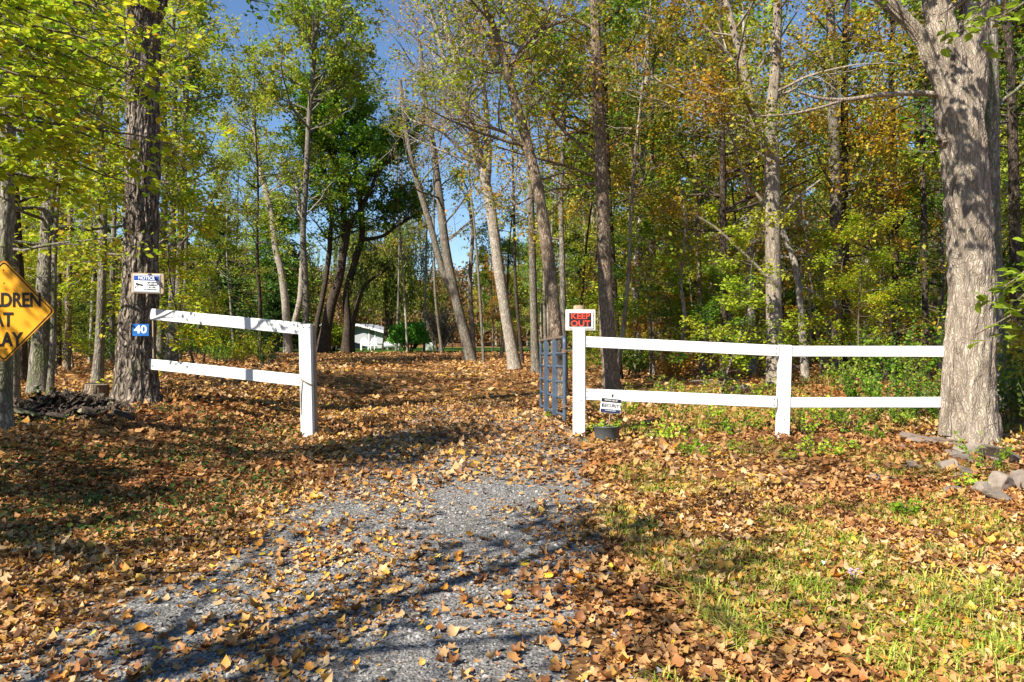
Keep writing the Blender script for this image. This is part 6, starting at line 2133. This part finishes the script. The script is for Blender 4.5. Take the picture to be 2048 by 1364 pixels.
bo = []
for (x, y, Y) in [(60, 60, 6.0), (150, 120, 6.6), (230, 30, 7.0), (320, 180, 7.2), (110, 210, 6.0), (240, 260, 6.8), (350, 290, 7.4), (60, 300, 6.2), (150, 380, 6.8), (270, 370, 7.6), (40, 150, 6.0), (300, 60, 7.4), (30, 410, 6.6), (200, 180, 7.0), (100, 20, 6.4), (30, 80, 5.8), (180, 70, 6.6), (280, 120, 7.2), (80, 250, 6.2), (170, 320, 7.2), (20, 260, 6.0), (270, 300, 7.6), (250, 200, 7.3), (340, 100, 7.8)]:
    e = PX(x, y, Y)
    bo.append((e, e[2] + rng.uniform(-.5, .15)))
leafy_branch_tree('beech_tree', 'young beech whose layered bright yellow-green boughs hang in from the upper left edge', (-5.5, 6.2), 6.5, .09, bo, M['leaf_yellowgreen'], M['bark_grey'], .088, 300, 15, per_twig=5)
bo = []
for (x, y, Y) in [(2005, 575, 6.4), (2035, 600, 6.2), (1945, 672, 7.4), (2000, 655, 7.0), (2030, 560, 6.8)]:
    e = PX(x, y, Y)
    bo.append((e, e[2] + .1))
leafy_branch_tree('maple_sapling', 'sapling reaching in with large bright green leaves in front of the pale forked tree', (5.6, 6.5), 3.6, .03, bo, M['leaf_big'], M['bark_grey'], .125, 200, 25, per_twig=2, k2=5)
bo = []
for (x, y, Y) in [(1880, 30, 8.0), (1960, 15, 7.6), (1990, 40, 7.4), (1860, 0, 7.8)]:
    e = PX(x, y, Y)
    bo.append((e, e[2] + .3))
g = np.random.default_rng(61)
add_boughs(t2, [((4.3, 9.5, 6.4), (3.5, 6.9, 5.4)), ((4.3, 9.5, 6.5), (3.3, 6.7, 6.2)), ((4.4, 9.5, 6.8), (3.2, 6.5, 7.0)), ((4.6, 9.4, 7.4), (3.5, 6.8, 7.9)), ((4.6, 9.4, 7.6), (3.1, 6.4, 8.6)), ((4.4, 9.5, 6.6), (3.8, 7.2, 5.8)), ((4.4, 9.5, 6.6), (3.0, 6.6, 5.6))], M['leaf_big'], .10, 0, g, 4, 8)
leafy_branch_tree('maple_sapling', 'tall sapling whose bright leaves hang over the fork of the pale tree', (6.4, 7.0), 7.5, .05, bo, M['leaf_big'], M['bark_grey'], .12, 200, 26, per_twig=2, k2=4)

# ------------------------------------------------------------------ the nearest fallen leaves, one by one
leaf_kinds = [('yellow_leaf', OVAL, 'bright yellow fallen leaf lying near the front of the drive'), ('tan_leaf', LOB, 'pale tan curled leaf lying near the front of the drive'),
              ('orange_leaf', BROAD, 'orange fallen leaf lying near the front of the drive'), ('brown_leaf', LOB, 'dark brown curled leaf lying near the front of the drive')]
protos_leaf = []


def fine_leaf(kind, curl):
    g = np.random.default_rng(kind * 10 + int(curl * 10) + 50)
    k = 22
    a = np.arange(k) / k * 2 * np.pi + np.pi / 2
    if kind == 'oval': pass
    r = {0: .33 + .17 * np.abs(np.cos(a - np.pi / 2)), 1: .40 + .12 * np.cos(5 * (a - np.pi / 2)), 2: .44 + .05 * np.cos(7 * a)}[kind]
    r = r * (1 + g.normal(0, .05, k))
    o_ = np.stack([np.cos(a) * r * (.72 if kind == 0 else 1), np.sin(a) * r, np.zeros(k)], 1)
    V = np.concatenate([[[0, 0, 0]], o_ * .55, o_])
    V[:, 2] = curl * (V[:, 0] ** 2 * 1.6 + (V[:, 1] + .1) ** 2 * .9) + .10 * np.abs(V[:, 0]) + g.normal(0, .022, len(V))
    T = [[0, 1 + i, 1 + (i + 1) % k] for i in range(k)]
    Q = [[1 + i, 1 + k + i, 1 + k + (i + 1) % k, 1 + (i + 1) % k] for i in range(k)]
    st_ = np.array([[-.012, -.45, .01], [.012, -.45, .01], [.008, -.85, .05], [-.008, -.85, .05]])
    n_ = len(V)
    return np.concatenate([V, st_]), [np.array(T), np.array(Q + [[n_, n_ + 1, n_ + 2, n_ + 3]])]


for (m_, tm, lab) in leaf_kinds:
    for v in range(3):
        V, F = fine_leaf({'yellow_leaf': 0, 'tan_leaf': 1, 'orange_leaf': 2, 'brown_leaf': 1}[m_], [.5, -.35, 1.0][v])
        protos_leaf.append((mesh_np('fallen_leaf', V, F, [M[m_]], True), lab))
g = np.random.default_rng(99)
for k in range(290):
    Y = math.sqrt(g.uniform(3.1 ** 2, 5.3 ** 2))
    X = g.uniform(-.68, .68) * Y
    if X > .8 and g.random() < .5: X = g.uniform(-2.0, .6)
    q = int(g.choice(4, p=[.16, .34, .28, .22]))
    me, lab = protos_leaf[q * 3 + int(g.integers(3))]
    o = shared('fallen_leaf', me, None, (X, Y, gz1(X, Y) + .018 + g.uniform(0, .012)))
    s = g.uniform(.035, .072) * (1.05 if q != 0 else .9)
    o.scale = (s * g.uniform(.6, 1), s, s)
    o.rotation_euler = (g.normal(0, .35), g.normal(0, .35), g.uniform(0, 6.28))
    spot_ = 'on bare gravel' if on_gravel(np.array([X]), np.array([Y]))[0] > .5 else ('in litter left of the gravel' if X < -.8 else 'in grass right of the gravel')
    tag(o, lab.replace('near the front of the drive', spot_ + (', nearest row' if Y < 4.0 else ', farther row' if Y > 4.7 else '')), 'leaf', 'fallen leaves at the front of the drive')
